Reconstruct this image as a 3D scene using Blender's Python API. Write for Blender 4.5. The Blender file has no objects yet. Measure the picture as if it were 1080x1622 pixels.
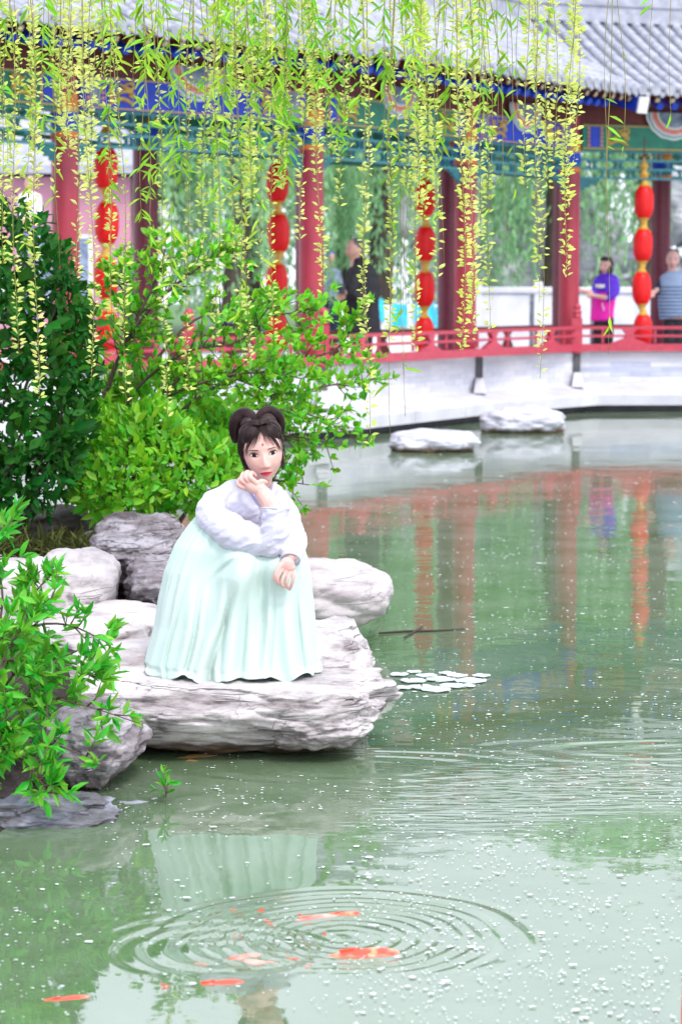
import bpy, bmesh, math, random
import numpy as np
from math import sin, cos, pi, radians, atan2, sqrt, exp
from mathutils import Vector, Matrix, noise

SC = bpy.context.scene
COL = SC.collection
RND = random.Random(7)

# ------------------------------------------------------------ camera
H = 1.72                      # eye height above the pond (m)
F = 85.0/36*1622              # focal length in photo pixels
TILT = math.atan((811-450)/F)
cam_d = bpy.data.cameras.new('camera'); cam = bpy.data.objects.new('camera', cam_d)
COL.objects.link(cam); SC.camera = cam
cam.location = (0, 0, H); cam.rotation_euler = (pi/2-TILT, 0, 0)
cam_d.lens = 85; cam_d.sensor_fit = 'VERTICAL'; cam_d.sensor_height = 36; cam_d.sensor_width = 24
cam_d.clip_start = 0.1; cam_d.clip_end = 3000
cam_d.dof.use_dof = True; cam_d.dof.focus_distance = 8.95; cam_d.dof.aperture_fstop = 5.0

# ------------------------------------------------------------ world, sun, exposure
world = bpy.data.worlds.new('World'); SC.world = world; world.use_nodes = True
wt = world.node_tree; wt.nodes.clear()
SUN_EL, SUN_AZ = radians(52), radians(150)     # sun high behind the photographer, to the right
wo = wt.nodes.new('ShaderNodeOutputWorld'); bg = wt.nodes.new('ShaderNodeBackground')
sky = wt.nodes.new('ShaderNodeTexSky'); sky.sky_type = 'NISHITA'; sky.sun_disc = False
sky.sun_elevation = SUN_EL; sky.sun_rotation = SUN_AZ
sky.air_density = 1.0; sky.dust_density = 3.0; sky.ozone_density = 1.0
hs = wt.nodes.new('ShaderNodeHueSaturation'); hs.inputs['Saturation'].default_value = 0.33
hs.inputs['Value'].default_value = 1.0
wt.links.new(sky.outputs[0], hs.inputs['Color'])
# thin bright cloud over the whole sky, with soft bluer gaps
tcw = wt.nodes.new('ShaderNodeTexCoord'); cn = wt.nodes.new('ShaderNodeTexNoise'); cn.inputs['Scale'].default_value = 2.2; cn.inputs['Detail'].default_value = 6
wt.links.new(tcw.outputs['Generated'], cn.inputs['Vector'])
cm = wt.nodes.new('ShaderNodeMapRange'); cm.inputs[1].default_value = .32; cm.inputs[2].default_value = .60; cm.inputs[3].default_value = .45; cm.inputs[4].default_value = .95
wt.links.new(cn.outputs['Fac'], cm.inputs[0])
cx = wt.nodes.new('ShaderNodeMix'); cx.data_type = 'RGBA'; cx.inputs[7].default_value = (11.0, 11.5, 13.4, 1)
wt.links.new(cm.outputs[0], cx.inputs[0]); wt.links.new(hs.outputs[0], cx.inputs[6]); wt.links.new(cx.outputs[2], bg.inputs['Color'])
bg.inputs['Strength'].default_value = 0.15
wt.links.new(bg.outputs[0], wo.inputs['Surface'])
sl = bpy.data.lights.new('sun', 'SUN'); sun = bpy.data.objects.new('sun', sl); COL.objects.link(sun)
sl.energy = 1.5; sl.angle = radians(10); sl.color = (1.0, 0.96, 0.91)
# sun_rotation is measured clockwise from +Y
sd = Vector((sin(SUN_AZ)*cos(SUN_EL), cos(SUN_AZ)*cos(SUN_EL), sin(SUN_EL)))
sun.rotation_euler = (-sd).to_track_quat('-Z', 'Y').to_euler(); sun.location = (0, 0, 30)
vs = SC.view_settings
vs.view_transform = 'Standard'; vs.look = 'None'; vs.gamma = 1; vs.use_curve_mapping = False
vs.exposure = 0.54
SC.cycles.max_bounces = 8; SC.cycles.transparent_max_bounces = 16
SC.cycles.diffuse_bounces = 3; SC.cycles.glossy_bounces = 3; SC.cycles.transmission_bounces = 4
SC.cycles.sample_clamp_indirect = 8
try:
    SC.cycles.use_denoising = True
except Exception: pass

# ------------------------------------------------------------ photo pixel -> place
def ray(px, py):
    u = (px-540)/F; v = (811-py)/F
    return Vector((u, cos(TILT)+v*sin(TILT), -sin(TILT)+v*cos(TILT)))
def W(px, py, Y):             # world point on that sight line at distance Y
    d = ray(px, py); return Vector((0, 0, H)) + d*(Y/d.y)
def WZ(px, py, z):            # world point on that sight line at height z
    d = ray(px, py); return Vector((0, 0, H)) + d*((z-H)/d.z)

# ------------------------------------------------------------ materials
MATS = {}
def mat(name, col, col2=None, rough=0.6, scale=6.0, stretch=(1, 1, 1), bump=0.0, bscale=None, spec=0.4,
        var=0.0, trans=0.0, metal=0.0, sss=0.0, detail=6, lo=0.35, hi=0.65, hue=0.0, sheen=0.0, coat=0.0):
    """noise between two colours, optional per-piece variation, bump and translucency"""
    m = bpy.data.materials.new(name); m.use_nodes = True; t = m.node_tree; N = t.nodes; L = t.links
    b = N['Principled BSDF']; out = N['Material Output']
    b.inputs['Roughness'].default_value = rough; b.inputs['Specular IOR Level'].default_value = spec
    b.inputs['Metallic'].default_value = metal
    if coat: b.inputs['Coat Weight'].default_value = coat; b.inputs['Coat Roughness'].default_value = 0.15
    if sheen: b.inputs['Sheen Weight'].default_value = sheen
    if sss:
        b.inputs['Subsurface Weight'].default_value = sss
        b.inputs['Subsurface Radius'].default_value = (0.012, 0.005, 0.003); b.inputs['Subsurface Scale'].default_value = 1.0
    tc = N.new('ShaderNodeTexCoord'); mp = N.new('ShaderNodeMapping'); mp.inputs['Scale'].default_value = stretch
    geo = N.new('ShaderNodeNewGeometry')
    L.new(geo.outputs['Position'], mp.inputs[0])
    col2 = col2 or tuple(c*0.8 for c in col)
    nz = N.new('ShaderNodeTexNoise'); nz.inputs['Scale'].default_value = scale; nz.inputs['Detail'].default_value = detail
    L.new(mp.outputs[0], nz.inputs['Vector'])
    cr = N.new('ShaderNodeMapRange'); cr.inputs[1].default_value = lo; cr.inputs[2].default_value = hi
    L.new(nz.outputs['Fac'], cr.inputs[0])
    mx = N.new('ShaderNodeMix'); mx.data_type = 'RGBA'
    mx.inputs[6].default_value = (*col, 1); mx.inputs[7].default_value = (*col2, 1)
    L.new(cr.outputs[0], mx.inputs[0]); c = mx.outputs[2]
    if var or hue:
        oi = N.new('ShaderNodeObjectInfo'); ad = N.new('ShaderNodeMath'); ad.operation = 'ADD'
        fr = N.new('ShaderNodeMath'); fr.operation = 'FRACT'
        L.new(oi.outputs['Random'], ad.inputs[0]); L.new(geo.outputs['Random Per Island'], ad.inputs[1]); L.new(ad.outputs[0], fr.inputs[0])
        h = N.new('ShaderNodeHueSaturation')
        r1 = N.new('ShaderNodeMapRange'); r1.inputs[3].default_value = 1-var; r1.inputs[4].default_value = 1+var
        L.new(fr.outputs[0], r1.inputs[0]); L.new(r1.outputs[0], h.inputs['Value'])
        m2 = N.new('ShaderNodeMath'); m2.operation = 'MULTIPLY'; m2.inputs[1].default_value = 7.31
        f2 = N.new('ShaderNodeMath'); f2.operation = 'FRACT'; L.new(fr.outputs[0], m2.inputs[0]); L.new(m2.outputs[0], f2.inputs[0])
        r2 = N.new('ShaderNodeMapRange'); r2.inputs[3].default_value = 0.5-hue; r2.inputs[4].default_value = 0.5+hue
        L.new(f2.outputs[0], r2.inputs[0]); L.new(r2.outputs[0], h.inputs['Hue'])
        L.new(c, h.inputs['Color']); c = h.outputs[0]
    L.new(c, b.inputs['Base Color'])
    if bump:
        bn = N.new('ShaderNodeTexNoise'); bn.inputs['Scale'].default_value = bscale or scale*3; bn.inputs['Detail'].default_value = 8
        L.new(mp.outputs[0], bn.inputs['Vector'])
        bu = N.new('ShaderNodeBump'); bu.inputs['Strength'].default_value = 1.0; bu.inputs['Distance'].default_value = bump
        L.new(bn.outputs['Fac'], bu.inputs['Height']); L.new(bu.outputs[0], b.inputs['Normal'])
    if trans:
        tr = N.new('ShaderNodeBsdfTranslucent'); ms = N.new('ShaderNodeMixShader'); ms.inputs[0].default_value = trans
        L.new(c, tr.inputs['Color']); L.new(b.outputs[0], ms.inputs[1]); L.new(tr.outputs[0], ms.inputs[2])
        L.new(ms.outputs[0], out.inputs['Surface'])
    MATS[name] = m
    return m

# ------------------------------------------------------------ objects
WL = {}                                   # world position of every object used as a parent
def tag(o, label=None, cat=None, group=None, kind=None):
    if label: o['label'] = label
    if cat: o['category'] = cat
    if group: o['group'] = group
    if kind: o['kind'] = kind
    return o
def thing(name, label, cat, loc=(0, 0, 0), group=None, kind=None):
    o = bpy.data.objects.new(name, None); COL.objects.link(o); o.location = loc
    o.empty_display_size = 0.1
    WL[o.name] = Vector(loc); return tag(o, label, cat, group, kind)
def link(name, me, parent=None, loc=None, rot=None, scale=None):
    o = bpy.data.objects.new(name, me); COL.objects.link(o)
    base = WL[parent.name] if parent else Vector((0, 0, 0))
    if loc is not None: o.location = Vector(loc)-base; WL[o.name] = Vector(loc)
    else: WL[o.name] = base.copy()
    if rot is not None: o.rotation_euler = rot
    if scale is not None: o.scale = scale
    if parent: o.parent = parent
    return o
def np_mesh(name, V, Fc, m, smooth=True, matidx=None, n=None):
    """V (k,3) array; Fc (f,n) array of equal-sized faces"""
    me = bpy.data.meshes.new(name); V = np.asarray(V, dtype=np.float32); Fc = np.asarray(Fc, dtype=np.int32)
    me.vertices.add(len(V)); me.vertices.foreach_set('co', V.ravel())
    k = Fc.shape[1]; me.loops.add(Fc.size); me.loops.foreach_set('vertex_index', Fc.ravel())
    me.polygons.add(len(Fc)); me.polygons.foreach_set('loop_start', np.arange(0, Fc.size, k, dtype=np.int32))
    me.polygons.foreach_set('loop_total', np.full(len(Fc), k, dtype=np.int32))
    if matidx is not None: me.polygons.foreach_set('material_index', np.asarray(matidx, dtype=np.int32))
    me.update(calc_edges=True); me.validate()
    me.polygons.foreach_set('use_smooth', np.full(len(me.polygons), smooth, dtype=bool))
    for q in (m if isinstance(m, (list, tuple)) else [m]): me.materials.append(q)
    return me

class MB:
    def __init__(s, k=1.0): s.v = []; s.f = []; s.mi = []; s.k = k; s.cur = 0
    def add(s, vs_, fs):
        b = len(s.v); s.v += [tuple(p) for p in vs_]; s.f += [tuple(i+b for i in f) for f in fs]; s.mi += [s.cur]*len(fs); return s
    def hexa(s, p):        # 8 corners: bottom 0-3 ccw, top 4-7
        return s.add(p, [(0, 3, 2, 1), (4, 5, 6, 7), (0, 1, 5, 4), (1, 2, 6, 5), (2, 3, 7, 6), (3, 0, 4, 7)])
    def box(s, c, d, rz=0.0, ch=0.0):
        x, y, z = d[0]/2, d[1]/2, d[2]/2; co, si = cos(rz), sin(rz)
        if not ch:
            P = [(-x, -y, -z), (x, -y, -z), (x, y, -z), (-x, y, -z), (-x, -y, z), (x, -y, z), (x, y, z), (-x, y, z)]
            return s.hexa([(c[0]+a*co-b*si, c[1]+a*si+b*co, c[2]+e) for a, b, e in P])
        R = []                                  # chamfered block, 24 vertices
        rings = [(x-ch, y-ch, -z), (x, y, -z+ch), (x, y, z-ch), (x-ch, y-ch, z)]
        for (a, b, e) in rings:
            q = ch*0.7 if e in (-z+ch, z-ch) else 0
            for sx, sy in ((-1, -1), (1, -1), (1, 1), (-1, 1)):
                R.append((c[0]+sx*a*co-sy*b*si, c[1]+sx*a*si+sy*b*co, c[2]+e))
        fs = [(3, 2, 1, 0), (12, 13, 14, 15)]
        for r in range(3):
            for i in range(4):
                j = (i+1) % 4; fs.append((r*4+i, r*4+j, r*4+4+j, r*4+4+i))
        return s.add(R, fs)
    def bar(s, p0, p1, w, h, up=(0, 0, 1)):
        p0, p1, up = Vector(p0), Vector(p1), Vector(up); d = (p1-p0).normalized()
        n = d.cross(up)
        if n.length < 1e-6: n = Vector((1, 0, 0))
        n.normalize(); u = n.cross(d).normalized(); n = n*w/2; u = u*h/2
        return s.hexa([p0-n-u, p0+n-u, p1+n-u, p1-n-u, p0-n+u, p0+n+u, p1+n+u, p1-n+u])
    def loft(s, rings, cap0=True, cap1=True, closed=True):
        n = len(rings[0]); v = [p for r in rings for p in r]; fs = []
        for i in range(len(rings)-1):
            for j in range(n if closed else n-1):
                k = (j+1) % n; fs.append((i*n+j, i*n+k, (i+1)*n+k, (i+1)*n+j))
        if cap0: fs.append(tuple(range(n-1, -1, -1)))
        if cap1: fs.append(tuple(range((len(rings)-1)*n, len(rings)*n)))
        return s.add(v, fs)
    def tube(s, pts, r, n=8, flat=1.0, up=None, cap=True):
        pts = [Vector(p) for p in pts]; m = len(pts)
        if not isinstance(r, (list, tuple)): r = [r]*m
        rings = []; prev = None
        for i in range(m):
            d = (pts[min(i+1, m-1)]-pts[max(i-1, 0)]); d = d.normalized() if d.length > 1e-9 else Vector((0, 0, 1))
            if prev is None:
                a = Vector(up) if up else (Vector((0, 0, 1)) if abs(d.z) < .9 else Vector((1, 0, 0)))
                prev = (a-d*a.dot(d)).normalized()
            else:
                prev = (prev-d*prev.dot(d)); prev = prev.normalized() if prev.length > 1e-9 else Vector((1, 0, 0))
            b = d.cross(prev)
            rings.append([pts[i]+prev*(cos(2*pi*j/n)*r[i]*flat)+b*(sin(2*pi*j/n)*r[i]) for j in range(n)])
        return s.loft(rings, cap, cap)
    def lathe(s, prof, c, n=16, sx=1.0, sy=1.0):
        rings = [[(c[0]+cos(2*pi*j/n)*r*sx, c[1]+sin(2*pi*j/n)*r*sy, c[2]+z) for j in range(n)] for r, z in prof]
        return s.loft(rings, prof[0][0] > 1e-5, prof[-1][0] > 1e-5)
    def mesh(s, name, m, smooth=False, origin=(0, 0, 0)):
        me = bpy.data.meshes.new(name); o = Vector(origin)
        me.from_pydata([Vector(p)*s.k-o for p in s.v], [], s.f); me.update()
        for q in (m if isinstance(m, (list, tuple)) else [m]): me.materials.append(q)
        me.polygons.foreach_set('material_index', s.mi)
        me.polygons.foreach_set('use_smooth', [bool(smooth)]*len(s.f))
        if smooth == 'auto':
            bm = bmesh.new(); bm.from_mesh(me)
            for e in bm.edges:
                if len(e.link_faces) == 2 and e.calc_face_angle(0) > radians(38): e.smooth = False
            bm.to_mesh(me); bm.free()
        return me
    def build(s, name, m, parent=None, smooth=False):
        base = WL[parent.name] if parent else Vector((0, 0, 0))
        return link(name, s.mesh(name, m, smooth, base), parent)

def remesh(mb_or_mesh, voxel, smooth_it=0, m=None, factor=0.5, name='body'):
    me = mb_or_mesh.mesh(name, []) if isinstance(mb_or_mesh, MB) else mb_or_mesh
    o = bpy.data.objects.new('temporary', me); COL.objects.link(o)
    r = o.modifiers.new('r', 'REMESH'); r.mode = 'VOXEL'; r.voxel_size = voxel; r.use_smooth_shade = True
    if smooth_it:
        q = o.modifiers.new('s', 'SMOOTH'); q.iterations = smooth_it; q.factor = factor
    dg = bpy.context.evaluated_depsgraph_get(); dg.update()
    out = bpy.data.meshes.new_from_object(o.evaluated_get(dg))
    bpy.data.objects.remove(o); bpy.data.meshes.remove(me)
    out.materials.clear()
    if m: out.materials.append(m)
    out.polygons.foreach_set('use_smooth', np.ones(len(out.polygons), dtype=bool))
    out.polygons.foreach_set('material_index', np.zeros(len(out.polygons), dtype=np.int32))
    out.name = name
    return out
def rebase(me, parent):
    n = len(me.vertices); a = np.empty(n*3, dtype=np.float32); me.vertices.foreach_get('co', a)
    a = a.reshape(-1, 3)-np.array(WL[parent.name], dtype=np.float32); me.vertices.foreach_set('co', a.ravel()); me.update(); return me
def displace(me, fn):
    """fn(V, N) -> new V, both (n,3) arrays"""
    n = len(me.vertices); a = np.empty(n*3, dtype=np.float32); me.vertices.foreach_get('co', a)
    b = np.empty(n*3, dtype=np.float32); me.vertices.foreach_get('normal', b)
    a = fn(a.reshape(-1, 3).astype(float), b.reshape(-1, 3).astype(float)).astype(np.float32)
    me.vertices.foreach_set('co', a.ravel()); me.update(); return me
def smoothstep(a, b, x):
    t = np.clip((x-a)/(b-a), 0, 1); return t*t*(3-2*t)
def vnoise(P, seed=0, octaves=4, gain=0.5):
    """sum-of-noise at points P (n,3) via mathutils"""
    off = Vector((seed*13.7, seed*7.3, seed*3.1)); out = np.empty(len(P))
    for i, p in enumerate(P): out[i] = noise.fractal(Vector(p)+off, gain*2, 2.0, octaves)
    return out
def spline(pts, n):
    """Catmull-Rom through pts -> n points"""
    P = [Vector(p) for p in pts]; P = [P[0]*2-P[1]]+P+[P[-1]*2-P[-2]]; out = []; segs = len(P)-3
    for i in range(n):
        t = i/(n-1)*segs; k = min(int(t), segs-1); t -= k; a, b, c, d = P[k:k+4]
        out.append(0.5*((2*b)+(c-a)*t+(2*a-5*b+4*c-d)*t*t+(3*b-a-3*c+d)*t**3))
    return out

# leaves ------------------------------------------------------
LEAFV = np.array([(0, 0, 0), (-.5, .38, .06), (0, .36, -.03), (.5, .38, .06), (-.36, .72, .02), (0, .7, -.06), (.36, .72, .02), (0, 1.0, -.1)])
LEAFF = np.array([(0, 2, 1), (0, 3, 2), (1, 2, 5), (1, 5, 4), (2, 3, 6), (2, 6, 5), (4, 5, 7), (5, 6, 7)])
def leaf_arrays(P, D, Nn, Ls, Ws):
    """base points, directions, normals, lengths, widths -> vertices (n,8,3)"""
    P, D, Nn = map(np.asarray, (P, D, Nn)); D = D/np.linalg.norm(D, axis=1, keepdims=True)
    S = np.cross(D, Nn); S /= (np.linalg.norm(S, axis=1, keepdims=True)+1e-9); U = np.cross(S, D)
    L_ = np.asarray(Ls)[:, None, None]; W_ = np.asarray(Ws)[:, None, None]
    v = LEAFV
    return P[:, None]+S[:, None]*(v[None, :, 0:1]*W_)+D[:, None]*(v[None, :, 1:2]*L_)+U[:, None]*(v[None, :, 2:3]*L_)
def leaves_mesh(name, P, D, Nn, Ls, Ws, m, origin=(0, 0, 0), smooth=True):
    V = leaf_arrays(P, D, Nn, Ls, Ws); n = len(V)
    Fc = (LEAFF[None]+np.arange(n)[:, None, None]*8).reshape(-1, 3)
    return np_mesh(name, V.reshape(-1, 3)-np.array(origin), Fc, m, smooth)
_leaf_one = {}
def leaves(parent, P, D, Nn, Ls, Ws, m, singles=300, name='leaf'):
    """the leaves nearest the camera become parts of their own, the rest one mass"""
    P, D, Nn, Ls, Ws = map(np.asarray, (P, D, Nn, Ls, Ws))
    order = np.argsort(P[:, 1]-Ls*8); base = WL[parent.name]
    a, b = order[:singles], order[singles:]
    if m.name not in _leaf_one:
        _leaf_one[m.name] = np_mesh('leaf', LEAFV*np.array((1, 1, 1)), LEAFF, m, True)
    me = _leaf_one[m.name]
    for i in a:
        d = Vector(D[i]).normalized(); s_ = d.cross(Vector(Nn[i])).normalized(); u = s_.cross(d)
        M = Matrix(((s_.x*Ws[i], d.x*Ls[i], u.x*Ls[i]), (s_.y*Ws[i], d.y*Ls[i], u.y*Ls[i]), (s_.z*Ws[i], d.z*Ls[i], u.z*Ls[i]))).to_4x4()
        M.translation = Vector(P[i])-base
        o = bpy.data.objects.new(name, me); COL.objects.link(o); o.parent = parent; o.matrix_local = M
    if len(b):
        o = link('leaf_mass', leaves_mesh('leaf_mass', P[b], D[b], Nn[b], Ls[b], Ws[b], m, base), parent); o['kind'] = 'stuff'
# ============================================================ materials of the place
red_paint = mat('red_paint', (0.36, 0.022, 0.045), (0.28, 0.016, 0.036), rough=0.38, scale=9, stretch=(1, 1, .3), bump=.002, spec=.5)
rail_paint = mat('rail_paint', (0.48, 0.05, 0.085), (0.38, 0.035, 0.06), rough=0.42, scale=14, bump=.001)
dark_red = mat('dark_red_wood', (0.16, 0.025, 0.02), (0.10, 0.015, 0.014), rough=0.55, scale=12)
teal = mat('teal_paint', (0.02, 0.20, 0.22), (0.015, 0.14, 0.17), rough=0.5, scale=10)
teal_lt = mat('pale_teal_edge', (0.12, 0.38, 0.38), (0.08, 0.3, 0.32), rough=0.5, scale=10)
beam_green = mat('beam_green', (0.01, 0.22, 0.13), (0.01, 0.15, 0.10), rough=0.5, scale=8)
beam_blue = mat('beam_blue', (0.008, 0.05, 0.55), (0.008, 0.035, 0.4), rough=0.5, scale=8)
blue_dot = mat('bright_blue', (0.01, 0.09, 0.75), (0.01, 0.06, 0.6), rough=0.45)
gold = mat('gold_paint', (0.62, 0.38, 0.06), (0.5, 0.28, 0.04), rough=0.4, scale=20)
pink_p = mat('pink_paint', (0.75, 0.28, 0.30), (0.65, 0.2, 0.25), rough=0.5)
white_p = mat('white_paint', (0.75, 0.75, 0.72), (0.62, 0.62, 0.6), rough=0.5)
orange_p = mat('orange_paint', (0.75, 0.22, 0.03), (0.6, 0.15, 0.03), rough=0.5)
black_p = mat('black_paint', (0.03, 0.03, 0.05), rough=0.5)
buff_p = mat('buff_paint', (0.6, 0.52, 0.30), (0.4, 0.42, 0.28), rough=0.5, scale=40)
greyblue_p = mat('painted_scene', (0.30, 0.36, 0.45), (0.10, 0.14, 0.22), rough=0.5, scale=9)
tile_m = mat('roof_tile', (0.35, 0.36, 0.41), (0.24, 0.25, 0.30), rough=0.5, scale=7, bump=.004, bscale=40, var=.10)
tile_bed = mat('roof_bed_tile', (0.13, 0.14, 0.17), (0.08, 0.09, 0.11), rough=0.7, scale=9, bump=.006)
stone_lt = mat('pale_stone', (0.60, 0.60, 0.63), (0.48, 0.48, 0.52), rough=0.75, scale=2.2, bump=.004, bscale=30)
brick_m = mat('pale_grey_brick', (0.60, 0.60, 0.64), (0.50, 0.51, 0.57), rough=0.8, scale=2.0, bump=.003, bscale=50, var=.08)
brick_b = mat('worn_blue_brick', (0.44, 0.47, 0.58), (0.38, 0.41, 0.52), rough=0.8, scale=5, bump=.003, bscale=50, var=.12)
mortar = mat('mortar', (0.60, 0.60, 0.63), (0.54, 0.54, 0.58), rough=0.9, scale=12)
dark_stone = mat('dark_grey_stone', (0.10, 0.10, 0.11), (0.06, 0.06, 0.065), rough=0.7, scale=5)  # plain dark grey for the wall footing and the slots
lantern_red = mat('lantern_silk', (0.85, 0.012, 0.012), (0.75, 0.008, 0.01), rough=0.45, scale=6, trans=.25)

# ============================================================ the covered gallery
K = 0.93                      # metres per layout unit
ZD = 0.878                    # top of the kerb wall under the railing
ZF = 0.50                     # gallery floor
def XP(px, Y): return (px-540)/F*Y
NODE = [(-8.2, 21.3), (-3.12, 27.6), (-.37, 30.2), (1.71, 33.6), (3.38, 36.1), (6.5, 37.3), (10.2, 38.6)]
NODE = [Vector(n) for n in NODE]
DIR = [(NODE[i+1]-NODE[i]).normalized() for i in range(len(NODE)-1)]
NRM = [Vector((d.y, -d.x)) for d in DIR]                    # towards the pond
MIT = []
for i in range(len(NODE)):
    if i == 0: MIT.append(NRM[0])
    elif i == len(NODE)-1: MIT.append(NRM[-1])
    else: MIT.append((NRM[i-1]+NRM[i])/(1+NRM[i-1].dot(NRM[i])))
def GP(i, t, o, z):           # bay i, along t, outward o
    p = NODE[i]+DIR[i]*t+NRM[i]*o; return Vector((p.x, p.y, z))
def NP(i, o, z):              # at node i on the mitre
    p = NODE[i]+MIT[i]*o; return Vector((p.x, p.y, z))
def LEN(i): return (NODE[i+1]-NODE[i]).length

g_root = thing('covered_gallery', 'red columned covered gallery with painted beams and grey tiled roof along the pond', 'gallery', (NODE[2].x*K, NODE[2].y*K, ZD*K))

def gbar(m, i, t0, t1, o0, o1, z0, z1):
    m.hexa([GP(i, t0, o1, z0), GP(i, t1, o1, z0), GP(i, t1, o0, z0), GP(i, t0, o0, z0),
            GP(i, t0, o1, z1), GP(i, t1, o1, z1), GP(i, t1, o0, z1), GP(i, t0, o0, z1)])
def nbar(m, i, o0, o1, z0, z1):   # bay-long piece cut on the mitres
    m.hexa([NP(i, o1, z0), NP(i+1, o1, z0), NP(i+1, o0, z0), NP(i, o0, z0),
            NP(i, o1, z1), NP(i+1, o1, z1), NP(i+1, o0, z1), NP(i, o0, z1)])

# deck
b = MB(K)
for i in range(len(DIR)): nbar(b, i, .10, -3.2, ZF-.16, ZF)
b.build('deck', stone_lt, g_root)

# columns with their stone drums and painted collars
BACK = [(XP(-150, 25), 25.0), (XP(233, 30.2), 30.2), (XP(486, 33.2), 33.2), (XP(709, 36.0), 36.0), (XP(888, 39.0), 39.0), (XP(1043, 38.6), 38.6), (9.6, 41.2)]
colm = MB(K); colm.lathe([(.158, ZF-ZD+.14), (.156, 1.2), (.152, 3.45)], (0, 0, 0), 28)
col_me = colm.mesh('column', red_paint, 'auto'); col_back = colm.mesh('column', mat('shaded_red_paint', (.15, .016, .035), (.11, .012, .026), rough=.42, scale=9), 'auto')  # rear row in deeper red: the shade under the roof is put into its colour
drum = MB(K); drum.lathe([(r_, z_+ZF-ZD) for r_, z_ in ((.24, 0), (.25, .05), (.24, .10), (.19, .141))], (0, 0, 0), 24); drum_me = drum.mesh('column_base', stone_lt, 'auto')
coll = MB(K)
for k_, (z0, z1) in enumerate([(2.62, 2.68), (2.68, 2.74), (2.74, 2.90), (2.90, 2.96), (2.96, 3.1)]):
    coll.cur = k_ % 4; coll.lathe([(.162, z0), (.163, z1)], (0, 0, 0), 24)
coll_me = coll.mesh('painted_collar', [orange_p, teal, beam_blue, gold], 'auto')
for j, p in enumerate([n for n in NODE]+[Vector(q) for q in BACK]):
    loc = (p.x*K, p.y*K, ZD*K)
    c_ = link('column', col_me if j < len(NODE) else col_back, g_root, loc); link('column_base', drum_me, c_, loc); link('painted_collar', coll_me, c_, loc)

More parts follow.
